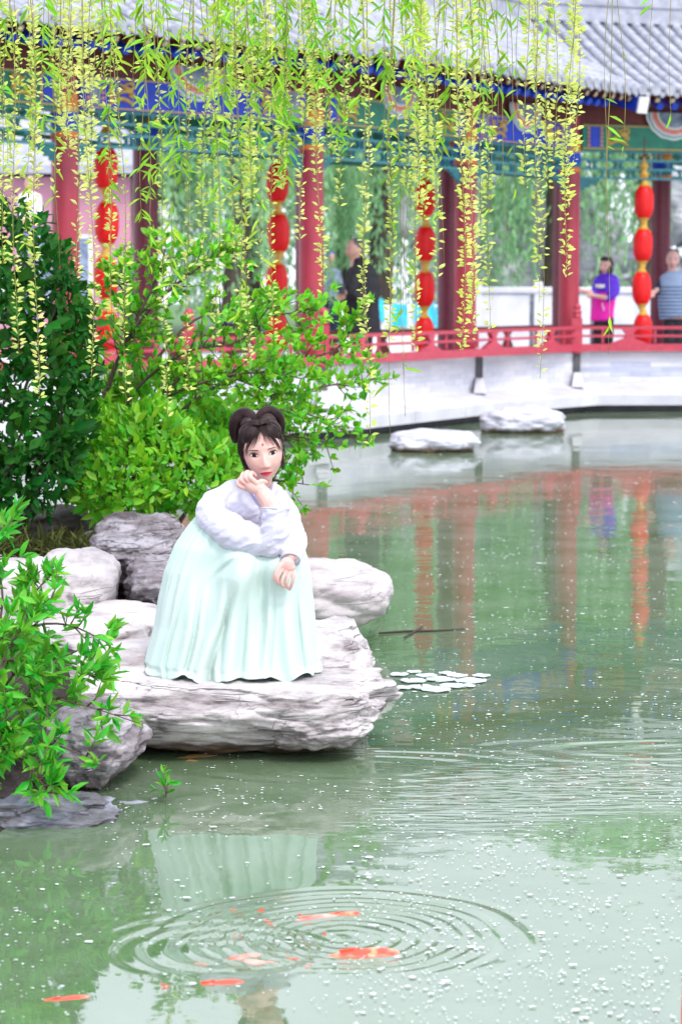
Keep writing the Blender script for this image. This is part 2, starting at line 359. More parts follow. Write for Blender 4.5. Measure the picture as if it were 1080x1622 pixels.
# beams, boards, painted fans, fret lattice
def disc_fan(m, i, t, z, radii, o):
    """painted half rosettes on the face of the beam, stacked a few mm proud of each other"""
    for q, (r, mi) in enumerate(radii):
        m.cur = mi; oo = o+.004*q; n = 26
        pts = []
        for a in range(n+1):
            an = pi+pi*a/n; w = 1+.035*abs(sin(an*7)) if q < 5 else 1
            pts.append(GP(i, t+cos(an)*r*w, oo, z+sin(an)*r*w*.86))
        back = [Vector(p)-Vector((NRM[i].x, NRM[i].y, 0))*.003 for p in pts]
        m.loft([pts, back], True, True)
FANM = [white_p, teal_lt, pink_p, orange_p, white_p, beam_blue, greyblue_p]
for i in range(len(DIR)):
    L_ = LEN(i); blue = i in (1, 3)
    bm_ = beam_blue if blue else beam_green
    b = MB(K); gbar(b, i, .155, L_-.155, -.10, .10, 3.83, 4.20)
    beam = b.build('painted_beam', bm_, g_root)
    b = MB(K); gbar(b, i, .12, L_-.12, -.05, .05, 4.203, 4.44); b.build('red_board', dark_red, g_root)
    b = MB(K); nbar(b, i, -.09, .09, 4.443, 4.62); b.build('eave_purlin', dark_red, g_root)
    # gilt edging lines
    b = MB(K)
    for z in (3.848, 4.185): gbar(b, i, .16, L_-.16, .1015, .106, z-.008, z+.008)
    b.build('gilt_line', gold, beam)
    # painted fan in mid bay
    rr = .46 if L_ > 2.8 else .40
    b = MB(K); disc_fan(b, i, L_*.5, 4.40, [(rr, 0), (rr*.93, 1), (rr*.86, 0), (rr*.80, 2), (rr*.70, 3), (rr*.64, 4), (rr*.57, 6)], .106)
    b.build('painted_fan', FANM, beam)
    for s_ in (1, -1):
        tc = .36 if s_ > 0 else L_-.36
        b = MB(K); gbar(b, i, tc-.075, tc+.075, .107, .112, 3.87, 4.165); b.build('blue_box', greyblue_p if blue else beam_blue, beam)
        b = MB(K)
        for sd_ in (-.105, .105):
            for zz in np.linspace(3.895, 4.14, 5):
                c0 = GP(i, tc+sd_, .108, zz); c1 = GP(i, tc+sd_, .118, zz); b.tube([c0, c1], .022, 8)
        b.build('pink_bead', pink_p, beam)
        b = MB(K)                                   # scrolling gilt ornament, generic
        t0 = tc+s_*.38
        for q in range(3):
            zc = 3.93+.09*q; cur = [GP(i, t0+s_*(.17*sin(a*1.0+q*.9)), .112, zc+.035*cos(a*2.1+q)) for a in np.linspace(-1.6, 1.6, 11)]
            b.tube(cur, [.012+.012*sin(pi*k_/10) for k_ in range(11)], 6)
        b.tube([GP(i, t0-s_*.15, .11, 3.9), GP(i, t0-s_*.16, .11, 4.13)], .025, 6)
        b.build('gilt_ornament', gold, beam)
    # hanging fret
    b = MB(K); z0, z1 = 3.42, 3.815
    b.cur = 0
    zs = [z0, z0+.132, z0+.264, z1]
    for q, z in enumerate(zs): gbar(b, i, .15, L_-.15, -.03, .03, z-.017, z+.017)
    for row in range(3):
        n_ = max(4, int(L_/.42)); st = (L_-.3)/n_
        for c_ in range(n_):
            tt = .15+st*(c_+(.5 if row % 2 else 1)); w = .05
            if tt > L_-.2: continue
            gbar(b, i, tt-w, tt-w+.022, -.025, .025, zs[row]+.017, zs[row+1]-.017)
            gbar(b, i, tt+w-.022, tt+w, -.025, .025, zs[row]+.017, zs[row+1]-.017)
            # rounded cell ends
            for e in (-1, 1):
                tq = tt+e*w; gbar(b, i, min(tq, tq+e*.03), max(tq, tq+e*.03), -.024, .024, zs[row]+.017, zs[row]+.045)
                gbar(b, i, min(tq, tq+e*.03), max(tq, tq+e*.03), -.024, .024, zs[row+1]-.045, zs[row+1]-.017)
    b.cur = 1
    for z in zs: gbar(b, i, .15, L_-.15, .0305, .034, z-.006, z+.006)
    fret = b.build('fret_lattice', [teal, teal_lt], g_root)
    for e in (0, 1):                                # carved corner brackets under the fret
        b = MB(K)
        for q in range(4):
            ta = .15+.085*q; tb = ta+.085; h_ = .17-.045*q
            if e: ta, tb = L_-tb, L_-ta
            gbar(b, i, ta, tb, -.02, .02, z0-.018-h_, z0-.018)
        b.build('corner_bracket', teal, g_root)
# back row of beams, plain
b = MB(K)
for i in range(len(BACK)-1):
    p, q = BACK[i], BACK[i+1]
    if i == 4: continue
    b.bar((p[0], p[1], 4.0), (q[0], q[1], 4.0), .2, .36); b.bar((p[0], p[1], 3.75), (q[0], q[1], 3.75), .05, .05)
    b.bar((p[0], p[1], 3.52), (q[0], q[1], 3.52), .05, .05)
b.build('rear_beam', beam_green, g_root)

# rafters: square flying ends above round blue ones
EO, EZ = 1.30, 4.60           # eave offset and height
sq = MB(K); sq.bar((0, 0, 0), (0, -.75, .34), .085, .085); sq_me = sq.mesh('rafter_end', dark_red)
sqc = MB(K); sqc.bar((0, .004, -.002), (0, .001, 0), .066, .066); sqc_me = sqc.mesh('rafter_tip', buff_p)
rd = MB(K); rd.tube([(0, 0, 0), (0, -.5, .22)], .056, 12); rd_me = rd.mesh('round_rafter', blue_dot, 'auto')
for i in range(len(DIR)):
    L_ = LEN(i); a0 = EO*MIT[i].dot(DIR[i]); a1 = L_+EO*MIT[i+1].dot(DIR[i])
    n_ = int((a1-a0)/.235); rot = atan2(NRM[i].y, NRM[i].x)-pi/2
    for q in range(n_):
        t = a0+(q+.5)*(a1-a0)/n_
        p = GP(i, t, EO-.05, EZ-.115); l_ = (p.x*K, p.y*K, p.z*K)
        if i == 0 and q < n_*.5: continue
        r_ = link('rafter_end', sq_me, g_root, l_, (0, 0, rot)); link('rafter_tip', sqc_me, r_, l_)
        p = GP(i, t, EO-.42, EZ-.17); link('round_rafter', rd_me, g_root, (p.x*K, p.y*K, p.z*K), (0, 0, rot))
    b = MB(K); b.hexa([NP(i, EO+.03, EZ-.06), NP(i+1, EO+.03, EZ-.06), NP(i+1, EO-.03, EZ-.06), NP(i, EO-.03, EZ-.06),
                       NP(i, EO+.03, EZ+.0), NP(i+1, EO+.03, EZ+.0), NP(i+1, EO-.03, EZ+.0), NP(i, EO-.03, EZ+.0)])
    b.build('eave_board', dark_red, g_root)
    b = MB(K)          # soffit
    b.hexa([NP(i, EO-.06, EZ-.055), NP(i+1, EO-.06, EZ-.055), NP(i+1, .1, EZ+.36), NP(i, .1, EZ+.36),
            NP(i, EO-.06, EZ-.035), NP(i+1, EO-.06, EZ-.035), NP(i+1, .1, EZ+.38), NP(i, .1, EZ+.38)])
    b.build('soffit', dark_red, g_root)
# corner rafter with its blue and white end
b = MB(K); p0 = NP(4, EO+.10, EZ-.20); p1 = NP(4, .1, EZ+.15); b.bar(p0, p1, .17, .20); cr_ = b.build('corner_rafter', beam_blue, g_root)
b = MB(K); d_ = (p0-p1).normalized(); b.bar(p0+d_*.002, p0+d_*.03, .19, .23); b.build('white_rafter_cap', white_p, cr_)

# roof: bed, tile rows, ridge
RO, RZ = -1.15, 5.86
def roof_z(o):                # sagging slope
    s = (EO-o)/(EO-RO); return EZ+.02+(RZ-EZ-.02)*(s*.80+.20*s*s)
roofp = thing('roof', None, None, g_root.location); roofp.parent = g_root; roofp.location = (0, 0, 0); WL[roofp.name] = Vector(g_root.location)
for i in range(len(DIR)):
    b = MB(K); N_ = 8; oo = [EO-(EO-RO)*k_/N_ for k_ in range(N_+1)]
    b.loft([[NP(i, o, roof_z(o)-.0) for o in oo]+[NP(i, o, roof_z(o)-.07) for o in oo[::-1]],
            [NP(i+1, o, roof_z(o)-.0) for o in oo]+[NP(i+1, o, roof_z(o)-.07) for o in oo[::-1]]])
    b.hexa([NP(i, RO-.002, RZ-.07), NP(i+1, RO-.002, RZ-.07), NP(i+1, RO-2.5, EZ), NP(i, RO-2.5, EZ),
            NP(i, RO-.002, RZ), NP(i+1, RO-.002, RZ), NP(i+1, RO-2.5, EZ+.07), NP(i, RO-2.5, EZ+.07)])
    b.build('roof_bed', tile_bed, roofp)
    # barrel tile rows running down the slope, every tile a lapped step
    L_ = LEN(i); m0, m1 = MIT[i].dot(DIR[i]), MIT[i+1].dot(DIR[i])
    tmin = min(EO*m0, RO*m0); tmax = L_+max(EO*m1, RO*m1)
    n_ = int((tmax-tmin)/.225)
    for q in range(n_):
        t = tmin+(q+.5)*(tmax-tmin)/n_
        if i == 0 and q < n_*.45: continue
        os_ = [o for o in np.linspace(EO+.05, RO+.02, 45) if t-.06 >= o*m0-.08 and t+.06 <= L_+o*m1+.08]
        if len(os_) < 4: continue
        b = MB(K); oa, ob = os_[0], os_[-1]; nt = max(2, int((oa-ob)/.24))
        for k_ in range(nt):
            o0 = oa-(oa-ob)*k_/nt; o1 = oa-(oa-ob)*(k_+1)/nt-.02; rings = []
            for (o, r) in ((o0, .074), (o1, .066)):
                zc = roof_z(o)+.005
                rings.append([GP(i, t+cos(a)*r, o, zc+sin(a)*r*1.0) for a in np.linspace(0, pi, 7)])
            b.loft(rings, k_ == 0, False, closed=False)
        # round drip tile and the pendant between rows
        if oa > EO-.05:
            zc = roof_z(oa)+.018
            c0 = GP(i, t, oa+.012, zc); n3 = Vector((NRM[i].x, NRM[i].y, 0)); b.tube([c0-n3*.05, c0+n3*.018], .080, 14)
            c1 = GP(i, t+.1125, oa, zc-.055)
            d3 = Vector((DIR[i].x, DIR[i].y, 0))
            pr = [c1-d3*.06+Vector((0, 0, .03)), c1+d3*.06+Vector((0, 0, .03)), c1+d3*.035-Vector((0, 0, .03)), c1-Vector((0, 0, .055)), c1-d3*.035-Vector((0, 0, .03))]
            b.loft([[p+n3*.012 for p in pr], [p-n3*.012 for p in pr]])
        b.build('tile_row', tile_m, roofp, smooth='auto')
    b = MB(K)                 # ridge of stacked courses
    for (o0, o1, z0, z1) in ((-.13, .13, -.03, .10), (-.09, .09, .10, .22), (-.12, .12, .22, .27), (-.08, .08, .27, .38)):
        nbar(b, i, RO+o1, RO+o0, RZ+z0, RZ+z1)
    b.tube([NP(i, RO, RZ+.42), NP(i+1, RO, RZ+.42)], .085, 12)
    b.build('ridge', tile_m, roofp, smooth='auto')

# railing: posts, rails and splayed seat brackets
RL = [Vector(p) for p in ((-7.6, 24.6), (XP(300, 27.9), 27.9), (XP(512, 29.4), 29.4), (XP(912, 35.5), 35.5), (9.6, 35.8))]
rail = thing('railing', None, None, g_root.location); rail.parent = g_root; rail.location = (0, 0, 0); WL[rail.name] = Vector(g_root.location)
for i in range(len(RL)-1):
    a, c = RL[i], RL[i+1]; d = (c-a).normalized(); n = Vector((d.y, -d.x)); L_ = (c-a).length
    A = lambda t, o, z: Vector((a.x+d.x*t+n.x*o, a.y+d.y*t+n.y*o, z))
    for nm, o, z, w, h_ in (('bottom_rail', 0, ZD+.045, .12, .105), ('middle_rail', .0, ZD+.215, .045, .035), ('top_rail', .0, ZD+.335, .06, .045)):
        b = MB(K); b.bar(A(.06, o, z), A(L_-.06, o, z), w, h_); b.build(nm, rail_paint, rail, smooth=False)
    nb = max(1, round(L_/1.75))
    for q in range(nb):
        t = (q+.5)*L_/nb
        b = MB(K)             # splayed foot, waist and spreading top
        prof = [(.29, .095), (.24, .12), (.09, .175), (.04, .215), (.06, .25), (.11, .31)]
        rings = []
        for hw, z in prof:
            rings.append([A(t-hw, -.035, ZD+z), A(t+hw, -.035, ZD+z), A(t+hw, .035, ZD+z), A(t-hw, .035, ZD+z)])
        b.loft(rings); b.build('seat_bracket', rail_paint, rail)
        for e in (-.5, .5):
            b = MB(K); te = t+e*L_/nb*.5
            b.bar(A(te, 0, ZD+.11), A(te, 0, ZD+.335), .03, .03, up=(d.x, d.y, 0)); b.build('baluster', rail_paint, rail)
for j, p in enumerate(RL[1:4]):
    b = MB(K); b.box((p.x, p.y, ZD+.22), (.15, .15, .52), ch=.012)
    b.lathe([(.05, .48), (.075, .50), (.06, .53), (.075, .56), (.05, .60), (.062, .64), (.03, .69), (.0, .695)], (p.x, p.y, ZD), 12)
    b.build('rail_post', rail_paint, rail, smooth='auto')
b = MB(K)                     # far side bench rail
for i in range(1, len(BACK)-2):
    if i == 4: continue
    p, q = BACK[i], BACK[i+1]
    b.bar((p[0], p[1], ZD+.30), (q[0], q[1], ZD+.30), .12, .05); b.bar((p[0], p[1], ZF+.1), (q[0], q[1], ZF+.1), .1, .2)
b.bar((XP(888, 39), 39.0, ZD+.30), (9.6, 39.3, ZD+.30), .12, .05); b.bar((XP(888, 39), 39.0, ZF+.1), (9.6, 39.3, ZF+.1), .1, .2)
b.build('rear_bench_rail', dark_red, rail)
for i in range(1, 4):
    p, q = Vector(BACK[i]), Vector(BACK[i+1]); L_ = (q-p).length; d = (q-p)/L_
    for k_ in range(int(L_/1.2)):
        c = p+d*(k_+.5)*1.2; b = MB(K)
        b.loft([[(c.x-d.x*hw, c.y-d.y*hw-.03, ZD+z), (c.x+d.x*hw, c.y+d.y*hw-.03, ZD+z), (c.x+d.x*hw, c.y+d.y*hw+.03, ZD+z), (c.x-d.x*hw, c.y-d.y*hw+.03, ZD+z)] for hw, z in ((.34, -.2), (.12, .1), (.08, .18), (.2, .275))])
        b.build('seat_bracket', dark_red, rail)

# embankment under the gallery
WALL = [Vector(p) for p in ((-9.2, 23.0), (XP(265, 27.9), 27.9), (XP(512, 29.42), 29.42), (XP(758, 33.45), 33.45), (XP(912, 35.55), 35.55), (10.4, 35.85))]
emb = thing('embankment_wall', 'pale brick embankment wall with stone ledge beneath the red railing', 'wall', (WALL[3].x*K, WALL[3].y*K, 0))
ZL = .42                       # top of the ledge
brk = MB(K); brk.box((0, 0, 0), (.296, .05, .0685), ch=.002); brk_me = brk.mesh('brick', brick_m); brk2_me = brk.mesh('brick', brick_b)
R5 = random.Random(5); nbrick = 0
for i in range(len(WALL)-1):
    a, c = WALL[i], WALL[i+1]; d = (c-a).normalized(); n = Vector((d.y, -d.x)); L_ = (c-a).length
    A = lambda t, o, z: Vector((a.x+d.x*t+n.x*o, a.y+d.y*t+n.y*o, z))
    e0 = .05
    b = MB(K); b.hexa([A(0, -.02, ZL-.1), A(L_, -.02, ZL-.1), A(L_, -.3, ZL-.1), A(0, -.3, ZL-.1), A(0, -.02, ZD-.02), A(L_, -.02, ZD-.02), A(L_, -.3, ZD-.02), A(0, -.3, ZD-.02)])
    b.build('wall_core', mortar, emb)
    # brick courses
    rows = 6; hh = (ZD-.025-ZL)/rows
    if i >= 1:
        for r in range(rows):
            t = e0+(.15 if r % 2 else .0)
            while t < L_-e0-.1:
                w = min(.30, L_-e0-t)
                if w > .12 and not (a.x+d.x*t > 6.2):
                    p = A(t+.15*w/.3, -.040+R5.uniform(-.0015, .0015), ZL+hh*(r+.5))
                    worn = i == 4 and r in (1, 2, 3) and R5.random() < (.75 if .2 < t < 2.8 else .4)
                    link('brick', brk2_me if worn else brk_me, emb, (p.x*K, p.y*K, p.z*K), (0, 0, atan2(d.y, d.x)), (w/.3, 1, hh/.072)); nbrick += 1
                t += .30
    # ledge stones
    ns = max(1, round(L_/1.75)); 
    for q in range(ns):
        t0, t1 = q*L_/ns+.006, (q+1)*L_/ns-.006
        b = MB(K)
        prof = [(-.12, .09), (.42, .10), (.435, .115), (.435, .255), (.42, .275), (-.12, .42-.12)]
        prof = [(-.3, .09), (.50, .10), (.51, .25), (.49, .27), (.03, .36), (-.3, .36)]
        ex0 = 0; ex1 = 0
        if i in (2, 3) : pass
        b.loft([[A(t0-(o*.30 if q == 0 and i in (1, 2, 3, 4) else 0)*(-1 if True else 1)*0, o, z) for o, z in prof], [A(t1, o, z) for o, z in prof]])
        b.build('ledge_stone', stone_lt, emb)
    b = MB(K); b.hexa([A(-.1, .22, -.8), A(L_+.1, .22, -.8), A(L_+.1, -.3, -.8), A(-.1, -.3, -.8), A(-.1, .22, .088), A(L_+.1, .22, .088), A(L_+.1, -.3, .088), A(-.1, -.3, .088)])
    b.build('footing', dark_stone, emb)
for j in (2, 3, 4):            # dark drainage slots between the panels
    p = WALL[j]; n = Vector((.35, -.94)); b = MB(K)
    b.box((p.x, p.y-.02, (ZD-.03+ZL)/2), (.10, .12, ZD-.03-ZL)); b.build('drain_slot', dark_stone, emb)
    b = MB(K); b.loft([[(p.x-.09, p.y-.35, .36), (p.x+.09, p.y-.35, .36), (p.x+.09, p.y-.05, .36), (p.x-.09, p.y-.05, .36)],
                       [(p.x-.05, p.y-.16, .56), (p.x+.05, p.y-.16, .56), (p.x+.05, p.y-.06, .56), (p.x-.05, p.y-.06, .56)]])
    b.build('drain_spout', stone_lt, emb)
# ledge stones leave small gaps at the outward bends: one wedge each
for j in range(1, 5):
    d0 = (WALL[j]-WALL[j-1]).normalized(); d1 = (WALL[j+1]-WALL[j]).normalized(); n0 = Vector((d0.y, -d0.x)); n1 = Vector((d1.y, -d1.x))
    if d0.x*d1.y-d0.y*d1.x > 0:
        P = WALL[j]; b = MB(K)
        lo = [(P.x, P.y, .10), (P.x+n0.x*.5, P.y+n0.y*.5, .10), (P.x+n1.x*.5, P.y+n1.y*.5, .10)]
        hi = [(P.x, P.y, .358), (P.x+n0.x*.5, P.y+n0.y*.5, .262), (P.x+n1.x*.5, P.y+n1.y*.5, .262)]
        b.loft([lo[::-1], hi[::-1]]); b.build('ledge_wedge', stone_lt, emb)

# ------------------------------------------------------------ lantern strings
def lantern_mesh():
    b = MB(K); n = 20; prof = []
    for k_ in range(17):
        u = -1+2*k_/16; z = .235*u; r = .14*(1-abs(u)**3.2*.42); prof.append((r, z))
    rings = []
    for r, z in prof:
        rings.append([(cos(2*pi*j/48)*r*(1+.022*cos(2*pi*j/48*16)), sin(2*pi*j/48)*r*(1+.022*cos(2*pi*j/48*16)), z) for j in range(48)])
    b.loft(rings); return b.mesh('lantern', lantern_red, True)
lm = lantern_mesh()
cap_me = []
for s_ in (1, -1):
    b = MB(K); b.lathe([(.078, s_*.232), (.082, s_*.245), (.055, s_*.268), (.05, s_*.315)], (0, 0, 0), 16); cap_me.append(b.mesh('lantern_cap', gold, 'auto'))
b = MB(K); b.lathe([(.0, -.02), (.05, 0), (.075, .05), (.04, .1), (.035, .12), (.07, .16), (.06, .2), (.02, .24), (.01, .3)], (0, 0, 0), 14)
top_me = b.mesh('hook_ornament', [gold], 'auto')
b = MB(K)
for a in range(14):
    an = 2*pi*a/14; b.tube([(cos(an)*.02, sin(an)*.02, 0), (cos(an)*.035, sin(an)*.035, -.12), (cos(an)*.045, sin(an)*.045, -.25)], [.007, .008, .005], 5)
b.lathe([(.02, .04), (.04, .02), (.035, -.03)], (0, 0, 0), 10); tas_me = b.mesh('tassel', gold, 'auto')
b = MB(K); b.tube([(0, 0, .12), (0, 0, .3), (0, 0, .52)], .008, 6); cord_me = b.mesh('cord', dark_red)
LANT = [(172, 28.3, 269, 4, 'leftmost string of red silk lanterns, hanging beside the left red column'),
        (440, 31.0, 292, 4, 'red lantern string hanging behind willow left of the man in black'),
        (672, 34.0, 316, 4, 'red lantern string hanging between the man in black and the dark column pair'),
        (1015, 36.0, 322, 4, 'red lantern string hanging between the girl in pink and the striped woman')]
for px, Y, py, n_, lab in LANT:
    c = Vector((XP(px, Y), Y, 1.85+(450-py)/F*Y)); r_ = thing('lantern_string', lab, 'lantern string', (c.x*K, c.y*K, (c.z+.6)*K), 'strings of red lanterns under the gallery roof')
    for k_ in range(n_):
        jx = RND.uniform(-.015, .015); l_ = ((c.x+jx)*K, c.y*K, (c.z-.632*k_)*K)
        o = link('lantern', lm, r_, l_, (RND.uniform(-.03, .03), RND.uniform(-.03, .03), RND.uniform(0, 6))); link('lantern_cap', cap_me[0], o, l_); link('lantern_cap', cap_me[1], o, l_)
    link('hook_ornament', top_me, r_, (c.x*K, c.y*K, (c.z+.36)*K)); link('cord', cord_me, r_, (c.x*K, c.y*K, (c.z+.44)*K))
    link('tassel', tas_me, r_, (c.x*K, c.y*K, (c.z-.632*(n_-1)-.34)*K))
# ============================================================ water, pond bed, far land
def water_material():
    m = bpy.data.materials.new('pond_water'); m.use_nodes = True; t = m.node_tree; N = t.nodes; L = t.links; N.clear()
    out = N.new('ShaderNodeOutputMaterial')
    geo = N.new('ShaderNodeNewGeometry')
    def math_(op, a, b=None, c=None):
        q = N.new('ShaderNodeMath'); q.operation = op
        for i_, x in enumerate((a, b, c)):
            if x is None: continue
            if hasattr(x, 'node'): L.new(x, q.inputs[i_])
            else: q.inputs[i_].default_value = x
        return q.outputs[0]
    # small wind ripples: fine relief
    mp = N.new('ShaderNodeMapping'); mp.inputs['Scale'].default_value = (1, 1, 1); L.new(geo.outputs['Position'], mp.inputs[0])
    n1 = N.new('ShaderNodeTexNoise'); n1.inputs['Scale'].default_value = 1.6; n1.inputs['Detail'].default_value = 3; L.new(mp.outputs[0], n1.inputs['Vector'])
    n2 = N.new('ShaderNodeTexNoise'); n2.inputs['Scale'].default_value = 9; n2.inputs['Detail'].default_value = 3; L.new(mp.outputs[0], n2.inputs['Vector'])
    h = math_('ADD', math_('MULTIPLY', n1.outputs['Fac'], .0035), math_('MULTIPLY', n2.outputs['Fac'], .0004))
    # a broad ruffled patch right of the rocks
    sep = N.new('ShaderNodeSeparateXYZ'); L.new(geo.outputs['Position'], sep.inputs[0])
    n3 = N.new('ShaderNodeTexNoise'); n3.inputs['Scale'].default_value = 14; n3.inputs['Detail'].default_value = 2
    mp3 = N.new('ShaderNodeMapping'); mp3.inputs['Scale'].default_value = (.45, 1.6, 1); L.new(geo.outputs['Position'], mp3.inputs[0]); L.new(mp3.outputs[0], n3.inputs['Vector'])
    yy = math_('SUBTRACT', sep.outputs['Y'], math_('MULTIPLY_ADD', sep.outputs['X'], .35, 7.95))
    band = math_('POWER', 2.718, math_('MULTIPLY', math_('MULTIPLY', yy, yy), -7.0))
    xg = N.new('ShaderNodeMapRange'); xg.interpolation_type = 'SMOOTHSTEP'; xg.inputs[1].default_value = -.25; xg.inputs[2].default_value = .5; L.new(sep.outputs['X'], xg.inputs[0])
    band = math_('MULTIPLY', band, xg.outputs[0])
    h = math_('ADD', h, math_('MULTIPLY', math_('MULTIPLY', n3.outputs['Fac'], band), .0085))
    # thin wakes
    bu = N.new('ShaderNodeBump'); bu.inputs['Strength'].default_value = 1; bu.inputs['Distance'].default_value = 1.0
    L.new(h, bu.inputs['Height'])
    fr = N.new('ShaderNodeFresnel'); fr.inputs['IOR'].default_value = 2.7; L.new(bu.outputs[0], fr.inputs['Normal'])
    gl = N.new('ShaderNodeBsdfGlossy'); gl.inputs['Roughness'].default_value = .02; L.new(bu.outputs[0], gl.inputs['Normal'])
    df = N.new('ShaderNodeBsdfDiffuse'); tr = N.new('ShaderNodeBsdfTransparent'); tr.inputs['Color'].default_value = (.62, .72, .45, 1)
    nc = N.new('ShaderNodeTexNoise'); nc.inputs['Scale'].default_value = .7; nc.inputs['Detail'].default_value = 4; L.new(mp.outputs[0], nc.inputs['Vector'])
    mc = N.new('ShaderNodeMix'); mc.data_type = 'RGBA'; mc.inputs[6].default_value = (.095, .20, .065, 1); mc.inputs[7].default_value = (.15, .28, .11, 1)
    L.new(nc.outputs['Fac'], mc.inputs[0]); L.new(mc.outputs[2], df.inputs['Color'])
    m1 = N.new('ShaderNodeMixShader'); m1.inputs[0].default_value = .52; L.new(tr.outputs[0], m1.inputs[1]); L.new(df.outputs[0], m1.inputs[2])
    m2 = N.new('ShaderNodeMixShader'); L.new(fr.outputs[0], m2.inputs[0]); L.new(m1.outputs[0], m2.inputs[1]); L.new(gl.outputs[0], m2.inputs[2])
    # pollen and dust film, its pale haze mixed in to fade the reflections
    fd = N.new('ShaderNodeBsdfDiffuse'); fd.inputs['Color'].default_value = (.60, .62, .58, 1)
    nf = N.new('ShaderNodeTexNoise'); nf.inputs['Scale'].default_value = 1.3; nf.inputs['Detail'].default_value = 8; nf.inputs['Roughness'].default_value = .7; L.new(mp.outputs[0], nf.inputs['Vector'])
    fm = N.new('ShaderNodeMapRange'); fm.inputs[1].default_value = .35; fm.inputs[2].default_value = .70; fm.inputs[3].default_value = .02; fm.inputs[4].default_value = .11; L.new(nf.outputs['Fac'], fm.inputs[0])
    m3 = N.new('ShaderNodeMixShader'); L.new(fm.outputs[0], m3.inputs[0]); L.new(m2.outputs[0], m3.inputs[1]); L.new(fd.outputs[0], m3.inputs[2])
    L.new(m3.outputs[0], out.inputs['Surface']); return m
water_m = water_material()
mud = mat('pond_mud', (0.10, 0.075, 0.025), (0.045, 0.06, 0.02), rough=.9, scale=3, bump=.02)
soil = mat('bank_soil', (0.030, 0.021, 0.015), (0.016, 0.012, 0.009), rough=.95, scale=6, bump=.02, bscale=25)
paving = mat('pale_paving', (0.55, 0.55, 0.58), (0.46, 0.46, 0.50), rough=.8, scale=3)
grass_far = mat('far_grass', (0.07, 0.16, 0.04), (0.05, 0.11, 0.03), rough=.9, scale=3)

# water sheet: coarse outside, fine where the rings run (rings are real relief)
RC = WZ(545, 1486, 0); RC = (RC.x, RC.y)
def ring_h(x, y):
    an = np.arctan2(y-RC[1], x-RC[0]); r = np.hypot((x-RC[0]), (y-RC[1]))*(1.05+.018*np.sin(an*3+1)+.010*np.sin(an*7)); env = np.exp(-((r-.30)/.19)**2)*smoothstep(.62, .50, r)
    h = .0028*np.sin(r*2*pi/.052+.5*np.sin(an*2+r*9)+6*r*r)*env*(.62+.38*np.sin(an*2.0+.8+r*5)*np.cos(an*5+r*11))
    h += .0026*np.exp(-((r-.50)/.022)**2)-.0018*np.exp(-((r-.545)/.02)**2)
    r2 = np.hypot(x-RC[0]+.30, (y-RC[1]+.12)); h += .0016*np.sin(r2*2*pi/.075)*np.exp(-((r2-.2)/.16)**2)
    h += .0006*np.sin(x*23+np.sin(y*9)*1.5)*np.sin(y*17+x*5)*np.exp(-(r/.7)**2)
    # faint arc wakes off the rock
    q = WZ(560, 1215, 0); r3 = np.hypot((x-q.x)/2.1, y-q.y); h += .0008*np.sin(r3*2*pi/.10)*np.exp(-((r3-.24)/.14)**2)
    q = WZ(1100, 1190, 0); r4 = np.hypot((x-q.x)/2.6, y-q.y); h += .0010*np.sin(r4*2*pi/.11)*np.exp(-((r4-.2)/.16)**2)
    return h
x0, x1, y0, y1 = -1.35, 1.35, 5.9, 9.1
nx, ny = 340, 420
xs = np.linspace(x0, x1, nx); ys = np.linspace(y0, y1, ny); X_, Y_ = np.meshgrid(xs, ys)
edge = smoothstep(0, .12, np.minimum(np.minimum(X_-x0, x1-X_), np.minimum(Y_-y0, y1-Y_)))
Z_ = ring_h(X_, Y_)*edge
V = np.stack([X_, Y_, Z_], -1).reshape(-1, 3)
idx = np.arange(nx*ny).reshape(ny, nx)
Fc = np.stack([idx[:-1, :-1], idx[:-1, 1:], idx[1:, 1:], idx[1:, :-1]], -1).reshape(-1, 4)
# outer sheet: four big quads round the fine patch
B_ = 60.0
ex = np.array([(-B_, -6, 0), (B_, -6, 0), (B_, 62, 0), (-B_, 62, 0), (x0, y0, 0), (x1, y0, 0), (x1, y1, 0), (x0, y1, 0)])
o_ = len(V); V = np.vstack([V, ex])
Fc = np.vstack([Fc, np.array([(0, 1, 5, 4), (1, 2, 6, 5), (2, 3, 7, 6), (3, 0, 4, 7)])+o_])
w_ = link('pond_water', np_mesh('pond_water', V, Fc, water_m, True)); w_['kind'] = 'structure'
b = MB(); b.box((0, 28, -.62), (130, 72, .1)); o = b.build('pond_bed', mud); o['kind'] = 'structure'
# land behind the gallery, out to the horizon
edge_ = []
for j in range(len(WALL)):
    a = WALL[max(j-1, 0)]; c = WALL[min(j+1, len(WALL)-1)]; d = (c-a).normalized(); n = Vector((d.y, -d.x)); p = (WALL[j]-n*.34)*K
    edge_.append((p.x, p.y))
ZG = ZF*K-.02
outl = [(-900, 20)]+[(-40, 20.5)]+edge_+[(40, 33.6), (900, 34), (900, 1500), (-900, 1500)]
b = MB(); b.loft([[(x, y, -1.2) for x, y in outl], [(x, y, ZG) for x, y in outl]])
o = b.build('ground', paving); o['kind'] = 'structure'
b = MB(); b.box((0, 105, ZG+.004), (260, 104, .01)); o = b.build('lawn', grass_far); o['kind'] = 'structure'

